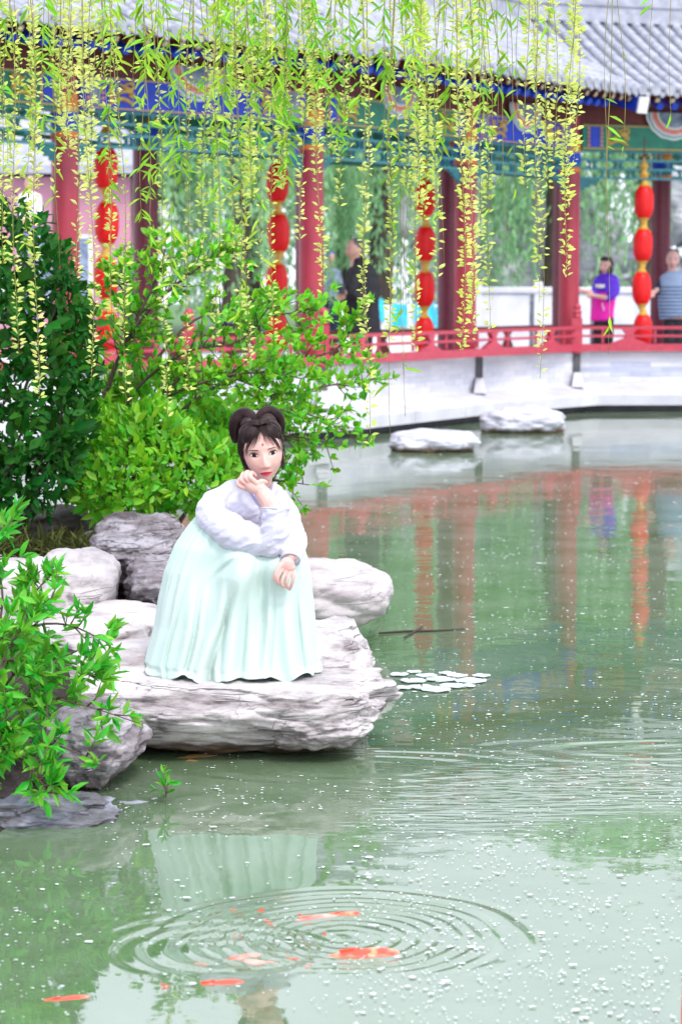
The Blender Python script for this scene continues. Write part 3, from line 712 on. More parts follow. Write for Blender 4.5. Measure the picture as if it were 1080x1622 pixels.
# near left bank
def bank_edge(y):
    ys_ = [2, 6.5, 7.4, 7.9, 8.5, 9.2, 10, 11, 12, 14, 17, 20, 26]; xs_ = [-1.9, -1.35, -1.08, -.92, -.80, -.50, -.30, -.35, -.6, -1.1, -2.3, -4.5, -12]
    return np.interp(y, ys_, xs_)
def bank_z(x, y):
    d = bank_edge(y)-x
    z = np.where(d < 0, np.maximum(-.6, d*1.2), .30*smoothstep(0, .5, d)+.25*smoothstep(.5, 2.5, d)+.6*smoothstep(3, 9, d))
    return z+.02*np.sin(x*7+y*3)*np.sin(y*6-x*2)*(d > 0)
gx = np.concatenate([np.linspace(-45, -5, 30), np.linspace(-4.8, .3, 120)]); gy = np.linspace(1, 27, 240)
X_, Y_ = np.meshgrid(gx, gy); Z_ = bank_z(X_, Y_)
idx = np.arange(len(gx)*len(gy)).reshape(len(gy), len(gx))
Fc = np.stack([idx[:-1, :-1], idx[:-1, 1:], idx[1:, 1:], idx[1:, :-1]], -1).reshape(-1, 4)
o = link('bank_terrain', np_mesh('bank_terrain', np.stack([X_, Y_, Z_], -1).reshape(-1, 3), Fc, soil, True)); o['kind'] = 'structure'

# ------------------------------------------------------------ rocks
def rock_mat(name, c1, c2, c3, layer=26., tilt=.0, bump=.012, dark_low=None):
    m = bpy.data.materials.new(name); m.use_nodes = True; t = m.node_tree; N = t.nodes; L = t.links; bs = N['Principled BSDF']
    bs.inputs['Roughness'].default_value = .8; bs.inputs['Specular IOR Level'].default_value = .3
    g = N.new('ShaderNodeNewGeometry'); mp = N.new('ShaderNodeMapping'); mp.inputs['Rotation'].default_value = (.1, tilt, 0)
    mp.inputs['Scale'].default_value = (1.0, 1.0, 5.0); L.new(g.outputs['Position'], mp.inputs[0])
    a = N.new('ShaderNodeTexNoise'); a.inputs['Scale'].default_value = 3.5; a.inputs['Detail'].default_value = 9; a.inputs['Roughness'].default_value = .65; L.new(mp.outputs[0], a.inputs[0])
    cr = N.new('ShaderNodeValToRGB'); e = cr.color_ramp.elements
    e[0].position = .30; e[0].color = (*c3, 1); e[1].position = .47; e[1].color = (*c2, 1); q = e.new(.58); q.color = (*c1, 1)
    L.new(a.outputs['Fac'], cr.inputs[0])
    # thin dark seams along the bedding, cracks across it
    w = N.new('ShaderNodeTexNoise'); w.inputs['Scale'].default_value = 2.2; w.inputs['Detail'].default_value = 7; w.inputs['Distortion'].default_value = .6
    mp2 = N.new('ShaderNodeMapping'); mp2.inputs['Rotation'].default_value = (.05, tilt, .2); mp2.inputs['Scale'].default_value = (.8, .8, layer/2.2); L.new(g.outputs['Position'], mp2.inputs[0]); L.new(mp2.outputs[0], w.inputs[0])
    s1 = N.new('ShaderNodeMath'); s1.operation = 'SUBTRACT'; s1.inputs[1].default_value = .5; L.new(w.outputs['Fac'], s1.inputs[0])
    s2 = N.new('ShaderNodeMath'); s2.operation = 'ABSOLUTE'; L.new(s1.outputs[0], s2.inputs[0])
    r = N.new('ShaderNodeMapRange'); r.inputs[1].default_value = 0.0; r.inputs[2].default_value = .022; r.inputs[3].default_value = 1; r.inputs[4].default_value = 0; L.new(s2.outputs[0], r.inputs[0])
    ns = N.new('ShaderNodeTexNoise'); ns.inputs['Scale'].default_value = 5; L.new(g.outputs['Position'], ns.inputs[0])
    r2 = N.new('ShaderNodeMapRange'); r2.inputs[1].default_value = .45; r2.inputs[2].default_value = .65; L.new(ns.outputs['Fac'], r2.inputs[0])
    mu = N.new('ShaderNodeMath'); mu.operation = 'MULTIPLY'; L.new(r.outputs[0], mu.inputs[0]); L.new(r2.outputs[0], mu.inputs[1])
    vo = N.new('ShaderNodeTexVoronoi'); vo.feature = 'DISTANCE_TO_EDGE'; vo.inputs['Scale'].default_value = 4.5
    wn = N.new('ShaderNodeTexNoise'); wn.inputs['Scale'].default_value = 4; wn.inputs['Detail'].default_value = 5; L.new(g.outputs['Position'], wn.inputs[0])
    wm_ = N.new('ShaderNodeVectorMath'); wm_.operation = 'MULTIPLY_ADD'; wm_.inputs[1].default_value = (.5, .5, .5); L.new(wn.outputs['Color'], wm_.inputs[0]); L.new(g.outputs['Position'], wm_.inputs[2]); L.new(wm_.outputs[0], vo.inputs['Vector'])
    vr = N.new('ShaderNodeMapRange'); vr.inputs[1].default_value = .0; vr.inputs[2].default_value = .022; vr.inputs[3].default_value = .35; vr.inputs[4].default_value = 0; L.new(vo.outputs['Distance'], vr.inputs[0])
    vm = N.new('ShaderNodeMath'); vm.operation = 'MULTIPLY'; L.new(vr.outputs[0], vm.inputs[0]); L.new(r2.outputs[0], vm.inputs[1])
    mm = N.new('ShaderNodeMath'); mm.operation = 'MAXIMUM'; L.new(mu.outputs[0], mm.inputs[0]); L.new(vm.outputs[0], mm.inputs[1]); mu = mm
    mu2 = N.new('ShaderNodeMath'); mu2.operation = 'MULTIPLY'; mu2.inputs[1].default_value = .7; L.new(mu.outputs[0], mu2.inputs[0])
    mx = N.new('ShaderNodeMix'); mx.data_type = 'RGBA'; mx.inputs[7].default_value = (*[c*.6 for c in c3], 1); L.new(mu2.outputs[0], mx.inputs[0]); L.new(cr.outputs[0], mx.inputs[6])
    c = mx.outputs[2]
    if dark_low:              # water-stained foot of the stone
        sp = N.new('ShaderNodeSeparateXYZ'); L.new(g.outputs['Position'], sp.inputs[0])
        nn = N.new('ShaderNodeTexNoise'); nn.inputs['Scale'].default_value = 8; L.new(g.outputs['Position'], nn.inputs[0])
        m3 = N.new('ShaderNodeMath'); m3.operation = 'MULTIPLY_ADD'; m3.inputs[1].default_value = -.10; L.new(nn.outputs['Fac'], m3.inputs[0]); L.new(sp.outputs['Z'], m3.inputs[2])
        r3 = N.new('ShaderNodeMapRange'); r3.inputs[1].default_value = dark_low[0]; r3.inputs[2].default_value = dark_low[1]; r3.inputs[3].default_value = 1; r3.inputs[4].default_value = 0; L.new(m3.outputs[0], r3.inputs[0])
        m4 = N.new('ShaderNodeMix'); m4.data_type = 'RGBA'; m4.inputs[7].default_value = (.10, .065, .035, 1); L.new(r3.outputs[0], m4.inputs[0]); L.new(c, m4.inputs[6]); c = m4.outputs[2]
    L.new(c, bs.inputs['Base Color'])
    ad = N.new('ShaderNodeMath'); ad.operation = 'MULTIPLY_ADD'; ad.inputs[1].default_value = -.8; L.new(mu.outputs[0], ad.inputs[0]); L.new(a.outputs['Fac'], ad.inputs[2])
    fn = N.new('ShaderNodeTexNoise'); fn.inputs['Scale'].default_value = 70; fn.inputs['Detail'].default_value = 6; L.new(g.outputs['Position'], fn.inputs[0])
    a2 = N.new('ShaderNodeMath'); a2.operation = 'MULTIPLY_ADD'; a2.inputs[1].default_value = .22; L.new(fn.outputs['Fac'], a2.inputs[0]); L.new(ad.outputs[0], a2.inputs[2])
    bu = N.new('ShaderNodeBump'); bu.inputs['Distance'].default_value = bump; bu.inputs['Strength'].default_value = 1; L.new(a2.outputs[0], bu.inputs['Height']); L.new(bu.outputs[0], bs.inputs['Normal'])
    return m
rk_pale = rock_mat('pale_limestone', (.56, .52, .51), (.41, .37, .37), (.10, .08, .08), dark_low=(-.03, .03))
rk_smooth = rock_mat('smooth_limestone', (.52, .48, .47), (.44, .40, .40), (.26, .22, .22), layer=12, bump=.006, dark_low=(.03, .10))
rk_grey = rock_mat('grey_limestone', (.40, .37, .39), (.22, .19, .20), (.06, .045, .045), layer=34, tilt=.25, bump=.016, dark_low=(-.06, .02))
rk_wet = rock_mat('wet_stone', (.30, .31, .38), (.16, .16, .18), (.04, .035, .03), layer=20, bump=.02)
rk_far = rock_mat('white_stone', (.60, .60, .66), (.50, .50, .56), (.30, .29, .33), layer=10, bump=.01, dark_low=(-.03, .02))
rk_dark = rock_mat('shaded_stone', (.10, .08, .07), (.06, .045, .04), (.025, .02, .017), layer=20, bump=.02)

def rock(name, label, c, r, seed, m, power=2.6, rough=.10, strata=.0, rot=0.0, flat_top=None, lobes=0, sub=5, tilt=0, group=None, extra=None, cat='rock', under=0.0, parent=None, crack=.035):
    bm = bmesh.new(); bmesh.ops.create_icosphere(bm, subdivisions=sub, radius=1)
    V = np.array([v.co[:] for v in bm.verts])
    q = (np.abs(V)**power).sum(1)**(1/power); S = V/q[:, None]
    n1 = vnoise(S*1.3, seed, 3); n2 = vnoise(S*3.4, seed+5, 4); n3 = vnoise(S*9, seed+9, 3)
    rad = 1+rough*1.7*n1+rough*.75*n2+rough*.22*n3
    S = S*rad[:, None]
    cz = vnoise(S*np.array([1.6, 1.6, 3.2]), seed+21, 3); S = S*(1-crack*np.clip(1-np.abs(cz)/.05, 0, 1)**1.5)[:, None]
    cz = vnoise(S*np.array([4, 4, 5.0]), seed+29, 3); S = S*(1-crack*.45*np.clip(1-np.abs(cz)/.04, 0, 1))[:, None]
    P = S*np.array(r)
    if strata:
        tz = P[:, 2]+tilt*P[:, 0]+.03*vnoise(P*np.array([2.5, 2.5, 2.5])/max(r), seed+3, 2)
        st = .055; ph = tz/st; fr_ = ph-np.floor(ph); step = np.where(fr_ < .82, .0, -1.0)*1.0
        amp = (.5+.9*vnoise(np.stack([P[:, 0]*3, P[:, 1]*3, np.floor(ph)*1.7], -1), seed+11, 2))
        side = np.hypot(P[:, 0]/r[0], P[:, 1]/r[1]); dirn = P[:, :2]/(np.linalg.norm(P[:, :2], axis=1, keepdims=True)+1e-9)
        P[:, :2] += dirn*((amp*strata+step*strata*.55)*smoothstep(.3, .8, side))[:, None]
    if under: # undercut foot
        k_ = smoothstep(.15, -1, P[:, 2]/r[2]); P[:, :2] *= (1-under*k_)[:, None]
    if flat_top is not None:
        over = P[:, 2] > flat_top; P[over, 2] = flat_top+(P[over, 2]-flat_top)*.25
    if extra is not None: P = extra(P)
    cr_, sr_ = cos(rot), sin(rot); x = P[:, 0]*cr_-P[:, 1]*sr_; y = P[:, 0]*sr_+P[:, 1]*cr_; P[:, 0], P[:, 1] = x, y
    for v, p in zip(bm.verts, P): v.co = p
    me = bpy.data.meshes.new(name); bm.to_mesh(me); bm.free(); me.materials.append(m)
    me.polygons.foreach_set('use_smooth', [True]*len(me.polygons))
    if parent: return link(name, me, parent, c)
    o = link(name, me, None, c); tag(o, label, cat, group); return o
def rock_px(name, label, x0, x1, yt, yb, Y, depth, seed, m, **k):
    """place by the extent seen from the camera"""
    c = W((x0+x1)/2, (yt+yb)/2, Y); s = Y/F
    return rock(name, label, c, ((x1-x0)/2*s, depth/2, (yb-yt)/2*s), seed, m, **k)
rock_px('rock_slab', 'long layered pale rock slab overhanging the water under the mint skirt', 112, 612, 1050, 1188, 8.92, .72, 3, rk_pale, power=3.2, rough=.085, strata=.024, flat_top=.115, sub=6, under=.34, tilt=.08)
rock_px('rock_slab', 'blunt pale boulder end standing out beneath the right side of the skirt', 395, 590, 1090, 1180, 8.86, .62, 12, rk_pale, power=3.0, rough=.10, strata=.02, sub=6, under=.25, flat_top=.09)
rock_px('boulder', 'rounded pale boulder just right of the skirt hem above the slab', 380, 586, 985, 1150, 9.45, .8, 21, rk_pale, power=3.0, rough=.08, strata=.008, sub=5)
rock_px('boulder', 'smooth pale boulder with brown stained foot right of the skirt, over the water', 400, 618, 889, 992, 11.6, .9, 33, rk_smooth, power=2.9, rough=.06, sub=5, under=.10)
rock_px('boulder', 'dark banded grey rock left of the woman, ridged like driftwood', 150, 300, 818, 935, 11.2, .9, 41, rk_grey, power=2.7, rough=.10, strata=.02, sub=6, tilt=-.3)
rock_px('boulder', 'small grey wedge of rock tucked between the banded rock and the skirt', 205, 300, 880, 970, 10.6, .6, 44, rk_grey, power=2.6, rough=.13, strata=.012, sub=5)
rock_px('boulder', 'rounded pale boulder behind the leafy plant, left of the banded rock', 58, 190, 868, 985, 10.4, .8, 47, rk_smooth, power=2.5, rough=.07, sub=5)
rock_px('boulder', 'flat pinkish rock peeping over the rounded boulder below the dark shrub', 105, 215, 846, 900, 11.6, .7, 49, rk_smooth, power=2.6, rough=.09, sub=4)
rock_px('boulder', 'broad pale rock at left edge behind the leafy plant', -90, 110, 885, 1010, 10.1, .9, 53, rk_smooth, power=2.8, rough=.07, sub=5)
rock_px('rock_slab', 'wide flat pale rock shelf left of the skirt', 0, 262, 945, 1130, 9.75, 1.1, 57, rk_smooth, power=3.0, rough=.07, sub=6, flat_top=.16)
rock_px('rock_slab', 'smooth sloping pale rock touching the left skirt hem', 95, 300, 1015, 1150, 9.25, .8, 61, rk_smooth, power=2.7, rough=.06, sub=5)
rock_px('boulder', 'rough grey boulder with dark hollow beneath, lower left at the water', 62, 222, 1112, 1246, 8.25, .62, 65, rk_grey, power=2.5, rough=.12, strata=.008, sub=6, under=.4)
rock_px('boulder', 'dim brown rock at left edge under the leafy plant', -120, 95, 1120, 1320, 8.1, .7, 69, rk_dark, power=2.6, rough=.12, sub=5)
rock_px('boulder', 'low wet bluish stone lying in the water at lower left', -60, 185, 1262, 1330, 7.72, .34, 73, rk_wet, power=2.3, rough=.18, sub=6)
rock_px('boulder', 'small wet stone lying awash beside the brown shallows', 170, 268, 1268, 1296, 7.95, .16, 77, rk_wet, power=2.3, rough=.2, sub=4)
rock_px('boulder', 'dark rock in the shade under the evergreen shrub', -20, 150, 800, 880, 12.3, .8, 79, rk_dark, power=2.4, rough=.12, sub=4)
rock_px('stepping_stone', 'white flat stone in the pond, the nearer one left of its twin', 619, 756, 680, 722, 25.0, .7, 83, rk_far, power=2.5, rough=.09, sub=5, cat='stone')
rock_px('stepping_stone', 'white humped stone in the pond close under the gallery ledge', 761, 891, 644, 692, 28.2, .7, 89, rk_far, power=2.6, rough=.10, sub=5, cat='stone')

# ------------------------------------------------------------ far side of the garden
fw = thing('garden_wall', 'low pale stone wall with square piers behind the girl in pink', 'wall', (4, 46, ZG))
for k_ in range(9):
    xa = 2.6+k_*1.15; b = MB(); b.box((xa+.5, 46, ZG+.55), (.92, .2, 1.10), ch=.02); b.build('wall_panel', stone_lt, fw)
    b = MB(); b.box((xa-.02, 46, ZG+.66), (.16, .26, 1.32), ch=.02); b.build('pier', stone_lt, fw)
b = MB(); b.box((7.2, 46, ZG+1.16), (10.0, .3, .12), ch=.02); b.build('coping', stone_lt, fw)
fr_ = thing('rockery', 'tall pale grey rockery beyond the low garden wall', 'rockery', (6, 50, ZG))
R9 = random.Random(9)
for k_ in range(26):
    x = 2.0+R9.random()*10.5; z = .3+R9.random()**1.2*3.3; rock('rock', None, (x, 50+R9.uniform(-.6, 1.2), ZG+z*.9), (.5+R9.random()*.8, .7, .5+R9.random()*.6), 100+k_, rk_far, power=2.6, rough=.22, sub=4, parent=fr_)
pw = mat('pink_wall', (.50, .24, .30), (.42, .2, .27), rough=.8, scale=2)
lilac = mat('lilac_cloth', (.32, .2, .5), (.22, .14, .4), rough=.8)
pb = thing('pavilion', 'blurred pink walled garden building beyond the leftmost column', 'building', (-6, 44, ZG))
b = MB(); b.box((-6.6, 45.2, ZG+1.6), (5.6, 2.4, 3.2)); b.build('wall', pw, pb)
b = MB()
for zz, w_, h_ in ((ZG+3.25, 6.4, .14), ):
    b.loft([[(-6.6-w_/2, 43.6, zz), (-6.6+w_/2, 43.6, zz), (-6.6+w_/2, 46.8, zz), (-6.6-w_/2, 46.8, zz)], [(-6.6-w_/2, 43.6, zz+h_), (-6.6+w_/2, 43.6, zz+h_), (-6.6+w_/2, 46.8, zz+h_), (-6.6-w_/2, 46.8, zz+h_)], [(-6.6-w_/2+.8, 45.1, zz+1.2), (-6.6+w_/2-.8, 45.1, zz+1.2), (-6.6+w_/2-.8, 45.3, zz+1.2), (-6.6-w_/2+.8, 45.3, zz+1.2)]])
b.build('roof', tile_m, pb)
for xx in (-8.2, -6.6, -5.0):
    b = MB(); b.box((xx, 43.985, ZG+1.5), (.9, .05, 1.2)); w1 = b.build('window', greyblue_p, pb)
    b = MB()
    for e in (-.48, .48): b.box((xx+e, 43.97, ZG+1.5), (.07, .07, 1.32))
    for e in (-.63, .63): b.box((xx, 43.97, ZG+1.5+e), (.92, .07, .07))
    b.build('window_frame', white_p, w1)
# stall with turquoise cloths
aqua = mat('turquoise_cloth', (.02, .42, .58), (.05, .55, .65), rough=.8, scale=5)
st = thing('market_stall', 'low white stall counter draped with turquoise cloths behind the man in black', 'stall', (.8, 44, ZG))
b = MB(); b.box((1.0, 44, ZG+.45), (2.0, .8, .9), ch=.02); b.build('counter', white_p, st)
for xx, zz, w_ in ((.25, .62, .22), (.62, .75, .30), (1.05, .66, .26), (1.5, .7, .34), (1.8, .62, .2)):
    pts = []; b = MB()
    r0 = [(xx+u, 43.56-.03*sin(u*30), ZG+zz+.26) for u in np.linspace(-w_/2, w_/2, 9)]; r1 = [(xx+u*1.1, 43.54-.05*sin(u*30), ZG+zz-.14) for u in np.linspace(-w_/2, w_/2, 9)]
    b.loft([r0+[(x, y+.02, z) for x, y, z in r0[::-1]], r1+[(x, y+.02, z) for x, y, z in r1[::-1]]]); b.build('cloth', aqua, st)
# ============================================================ vegetation
leaf_dark = mat('evergreen_leaf', (.009, .085, .006), (.020, .145, .010), rough=.5, scale=4, var=.35, hue=.02, trans=.3, spec=.2)
leaf_lime = mat('spring_leaf', (.11, .40, .015), (.22, .56, .025), rough=.4, scale=2.5, var=.35, hue=.03, trans=.42)
leaf_near = mat('lance_leaf', (.06, .34, .02), (.12, .48, .03), rough=.38, scale=4, var=.35, hue=.03, trans=.38)
leaf_willow = mat('willow_leaf', (.20, .50, .02), (.36, .60, .04), rough=.45, scale=2.0, var=.3, hue=.025, trans=.45)
leaf_catkin = mat('willow_catkin', (.56, .66, .12), (.70, .74, .24), rough=.6, scale=3, var=.2, hue=.02, trans=.45)
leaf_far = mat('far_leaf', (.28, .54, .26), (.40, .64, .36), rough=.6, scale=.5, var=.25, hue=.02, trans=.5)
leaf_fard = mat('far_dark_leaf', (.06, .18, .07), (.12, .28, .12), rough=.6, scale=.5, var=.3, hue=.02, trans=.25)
bark = mat('bark', (.10, .075, .055), (.05, .035, .028), rough=.9, scale=12, stretch=(1, 1, .3), bump=.006)
twig_m = mat('twig', (.13, .09, .06), (.08, .055, .04), rough=.8, scale=20)
twig_y = mat('willow_twig', (.30, .26, .07), (.18, .17, .05), rough=.7, scale=20)
nr = np.random.RandomState(11)
def unit(a): return a/(np.linalg.norm(a, axis=-1, keepdims=True)+1e-9)

def blob_shrub(name, label, lobes, n, L0, Wr, m, cat='shrub', up=.35, singles=300, stems=None, group=None, shell=.30):
    """leaves set on the shells of overlapping lobes, facing outwards; lobes = [(centre, radii)]"""
    base = Vector(lobes[0][0]); t = thing(name, label, cat, (base.x, base.y, float(bank_z(base.x, base.y))), group)
    P = []; D = []; Nn = []
    vol = np.array([r[0]*r[2] for c, r in lobes]); cnt = (vol/vol.sum()*n).astype(int)
    for (c, r), k_ in zip(lobes, cnt):
        u = unit(nr.normal(size=(k_, 3))); rad = 1-nr.rand(k_)**1.6*shell
        bump_ = 1+.10*np.sin(u[:, 0]*7+c[0]*9)*np.cos(u[:, 2]*6+c[2]*5)+.05*nr.normal(size=k_)
        p = np.array(c)+u*np.array(r)*(rad*bump_)[:, None]
        keep = np.ones(k_, bool)
        for (c2, r2) in lobes:
            if c2 is c: continue
            keep &= (((p-np.array(c2))/np.array(r2))**2).sum(1) > .55
        p, u = p[keep], u[keep]
        d = unit(u*.55+nr.normal(size=p.shape)*.55+np.array([0, 0, up])); nn = unit(u+nr.normal(size=p.shape)*.35+np.array([0, -.2, .55]))
        P.append(p); D.append(d); Nn.append(nn)
    P = np.vstack(P); D = np.vstack(D); Nn = np.vstack(Nn); k_ = len(P); Ls = L0*(.45+.9*nr.rand(k_)**1.3)
    leaves(t, P, D, Nn, Ls, Ls*Wr*(.85+.3*nr.rand(k_)), m, singles)
    b = MB(); g0 = Vector(WL[t.name])
    for q in range(stems or 9):
        c, r = lobes[q % len(lobes)]; e = Vector(c)+Vector((nr.uniform(-.6, .6)*r[0], nr.uniform(-.5, .5)*r[1], nr.uniform(0, .6)*r[2]))
        s0 = Vector((g0.x+nr.uniform(-.12, .12), g0.y+nr.uniform(-.12, .12), g0.z-.05)); mid = s0.lerp(e, .5)+Vector((nr.uniform(-.1, .1), 0, .05))
        b.tube(spline([s0, mid, e], 7), [.016*(1-.8*k2/6) for k2 in range(7)], 6)
    b.build('stem', bark, t, smooth=True)
    return t
# dark evergreen at the left edge
wp = lambda px, py, Y: tuple(W(px, py, Y))
blob_shrub('evergreen_shrub', 'big dark green evergreen shrub with glossy oval leaves at left edge', [
    (wp(-25, 590, 11.6), (.47, .52, .66)), (wp(20, 440, 11.6), (.27, .35, .34)), (wp(70, 520, 11.5), (.22, .3, .35)), (wp(75, 640, 11.4), (.22, .3, .32)), (wp(100, 580, 11.5), (.16, .25, .26)),
    (wp(30, 730, 11.35), (.26, .3, .28)), (wp(-90, 430, 11.8), (.4, .4, .45))], 9000, .078, .46, leaf_dark, shell=.35)
# bright low shrub behind the woman
blob_shrub('bright_shrub', 'low lime green shrub right behind the seated woman', [
    (wp(235, 720, 11.9), (.30, .35, .24)), (wp(150, 710, 12.0), (.20, .3, .22)), (wp(310, 750, 11.8), (.22, .3, .20)), (wp(190, 770, 11.7), (.26, .3, .18)), (wp(350, 700, 12.3), (.2, .3, .2)), (wp(250, 650, 12.6), (.3, .3, .22))],
    8500, .062, .42, leaf_lime, up=.5)
# spreading branches above it, reaching over the water
def branchy(name, label, root, limbs, m, L0, Wr, per=34, cat='shrub', singles=300, twig=.16, trad=.011, group=None, rosette=6, spread=.5):
    t = thing(name, label, cat, root); P = []; D = []; Nn = []; bm_ = []
    for li, pts in enumerate(limbs):
        sp = spline(pts, 18); b = MB(); r0 = trad*(1+.4*nr.rand()); b.tube(sp, [r0*(1-.78*i/17) for i in range(18)], 6)
        for q in range(per):
            f_ = nr.uniform(.16, 1.0)**.8; i = min(int(f_*17), 16); p0 = sp[i].lerp(sp[i+1], f_*17-i if f_ < 1 else 1)
            ax = (sp[i+1]-sp[i]).normalized(); v = Vector(nr.normal(size=3)); v = (v-ax*v.dot(ax)*.6)+ax*.6+Vector((0, 0, .45)); v.normalize()
            ln = twig*nr.uniform(.35, 1.25)*(1.15-.5*f_); p1 = p0+v*ln*.55+Vector((0, 0, -.01)); p2 = p0+v*ln+Vector((0, 0, nr.uniform(-.03, .03)))
            if nr.rand() < .75: b.tube([p0, p1, p2], [.0035, .0026, .0016], 4)
            for c_ in ((p2, rosette), (p1, rosette//2)):
                for k_ in range(c_[1]):
                    d = Vector(nr.normal(size=3))*spread+v*.8+Vector((0, 0, .25)); P.append(tuple(c_[0])); D.append(tuple(d.normalized()))
                    nn = Vector(nr.normal(size=3))*.5+Vector((0, -.35, .8)); Nn.append(tuple(nn))
        b.build('branch', twig_m, t, smooth=True)
    k_ = len(P); Ls = L0*(.55+.7*nr.rand(k_)); leaves(t, np.array(P), np.array(D), np.array(Nn), Ls, Ls*Wr*(.8+.4*nr.rand(k_)), m, singles)
    return t
r0 = W(150, 800, 12.5)
limbs = []
for pts in ([(150, 790, 12.5), (160, 650, 12.4), (200, 540, 12.2), (250, 440, 12.1), (262, 395, 12.0)],
            [(150, 790, 12.5), (170, 620, 12.3), (230, 500, 12.2), (320, 420, 12.2), (370, 400, 12.2)],
            [(160, 790, 12.5), (200, 640, 12.3), (290, 560, 12.1), (380, 540, 12.0), (430, 480, 12.0)],
            [(160, 790, 12.5), (220, 680, 12.2), (300, 590, 12.0), (400, 610, 11.9), (440, 640, 11.8)],
            [(165, 790, 12.5), (230, 700, 12.3), (330, 620, 12.2), (430, 570, 12.2), (520, 560, 12.2), (560, 520, 12.2)],
            [(165, 790, 12.5), (260, 700, 12.4), (400, 650, 12.5), (500, 615, 12.6), (598, 600, 12.8)],
            [(170, 790, 12.5), (280, 710, 12.4), (410, 680, 12.5), (480, 655, 12.7), (560, 690, 12.8)],
            [(170, 790, 12.5), (290, 720, 12.4), (400, 700, 12.3), (450, 690, 12.2), (520, 700, 12.2)],
            [(170, 790, 12.5), (300, 740, 12.3), (400, 755, 12.1), (490, 768, 12.0)],
            [(160, 790, 12.5), (190, 600, 12.5), (200, 480, 12.6), (190, 430, 12.7)],
            [(165, 790, 12.5), (230, 600, 12.5), (320, 500, 12.6), (420, 500, 12.6), (500, 490, 12.6)],
            [(165, 790, 12.5), (240, 650, 12.2), (340, 600, 11.9), (420, 590, 11.8), (480, 600, 11.8)]):
    limbs.append([W(*p) for p in pts])
branchy('spreading_shrub', 'airy light green shrub whose bare branches spread over the pond behind her', tuple(W(150, 850, 12.5)), limbs, leaf_lime, .050, .52, per=62, twig=.19)
# leafy plant at the left front
limbs = []
for pts in ([(-60, 1250, 8.0), (-20, 1100, 8.0), (20, 960, 8.05), (10, 880, 8.1), (15, 830, 8.1)],
            [(-60, 1250, 8.0), (0, 1080, 7.95), (60, 960, 8.0), (110, 900, 8.0)],
            [(-60, 1250, 8.0), (-10, 1090, 7.9), (50, 1000, 7.9), (130, 985, 7.95), (215, 1018, 8.0)],
            [(-60, 1250, 8.0), (0, 1120, 7.85), (60, 1050, 7.85), (140, 1050, 7.85), (190, 1075, 7.9)],
            [(-60, 1250, 8.0), (-10, 1150, 7.8), (50, 1100, 7.75), (150, 1110, 7.75), (262, 1142, 7.75)],
            [(-60, 1250, 8.0), (-20, 1190, 7.75), (30, 1160, 7.7), (110, 1175, 7.65), (200, 1205, 7.6)],
            [(-60, 1250, 8.0), (0, 1190, 7.7), (50, 1190, 7.6), (100, 1250, 7.5)],
            [(-60, 1250, 8.0), (-10, 1150, 7.8), (40, 1080, 7.7), (80, 1060, 7.7)],
            [(-60, 1250, 8.0), (-30, 1080, 8.0), (-10, 960, 8.1), (-20, 900, 8.1)],
            [(-60, 1250, 8.0), (-30, 1130, 7.8), (10, 1060, 7.7), (60, 980, 7.8), (110, 940, 7.8)], [(-60, 1250, 8.0), (-30, 1190, 7.7), (0, 1150, 7.65), (30, 1130, 7.6)], [(-60, 1250, 8.0), (-40, 1120, 7.8), (-10, 1030, 7.75), (20, 1000, 7.7)]):
    limbs.append([W(p[0]-14-.10*max(0, p[0]), p[1]+4, p[2]) for p in pts])
branchy('leafy_plant', 'bright green plant with long pointed leaves leaning over rocks, lower left', tuple(W(-60, 1260, 8.0)), limbs, leaf_near, .066, .30, per=19, twig=.10, trad=.006, rosette=6, spread=.6)
branchy('water_sprig', 'tiny green sprig of leaves rising from the brown shallows', tuple(WZ(264, 1262, 0)), [[WZ(264, 1262, -.02), W(262, 1250, 7.9), W(261, 1240, 7.9)]], leaf_near, .04, .32, per=7, twig=.03, trad=.002, rosette=3)
# dry grass tuft among the stones
gm = mat('dry_grass', (.20, .20, .06), (.12, .16, .04), rough=.8, scale=8, var=.3, trans=.3)
k_ = 700; c = np.array(W(75, 872, 11.3)); P = c+np.stack([nr.uniform(-.30, .30, k_), nr.uniform(-.2, .2, k_), nr.uniform(-.05, 0, k_)], -1)
D = unit(np.stack([nr.normal(size=k_)*.9, nr.normal(size=k_)*.4-.4, .25+nr.rand(k_)*.5], -1)); Nn = unit(nr.normal(size=(k_, 3))+[0, 0, 1])
o = link('grass_tuft', leaves_mesh('grass_tuft', P, D, Nn, .10+.08*nr.rand(k_), np.full(k_, .006), gm)); tag(o, 'thin dry grass between the rocks under the dark shrub', 'grass', kind='stuff')

# ------------------------------------------------------------ willow over the pond
will = thing('willow_tree', 'weeping willow dropping long yellow green catkin branches across the top', 'tree', (-4.2, 10.5, float(bank_z(-4.2, 10.5))))
b = MB(); tb = WL[will.name]
b.tube(spline([tb+Vector((0, 0, -.2)), tb+Vector((.1, 0, 1.2)), tb+Vector((.35, .1, 2.6)), tb+Vector((.9, .2, 3.9))], 12), [.30-.012*i for i in range(12)], 14)
b.build('trunk', bark, will, smooth=True)
limb_ends = [((-.4, 9.2), 4.75), ((1.9, 10.5), 5.1), ((.6, 12.0), 5.3), ((-1.6, 8.2), 4.4)]
for (lx, ly), lz in limb_ends:
    b = MB(); s0 = tb+Vector((.85, .2, 3.8)); e = Vector((lx, ly, lz)); b.tube(spline([s0, s0.lerp(e, .4)+Vector((0, 0, .7)), s0.lerp(e, .75)+Vector((0, 0, .55)), e], 14), [.13-.0075*i for i in range(14)], 10)
    b.build('limb', bark, will, smooth=True)
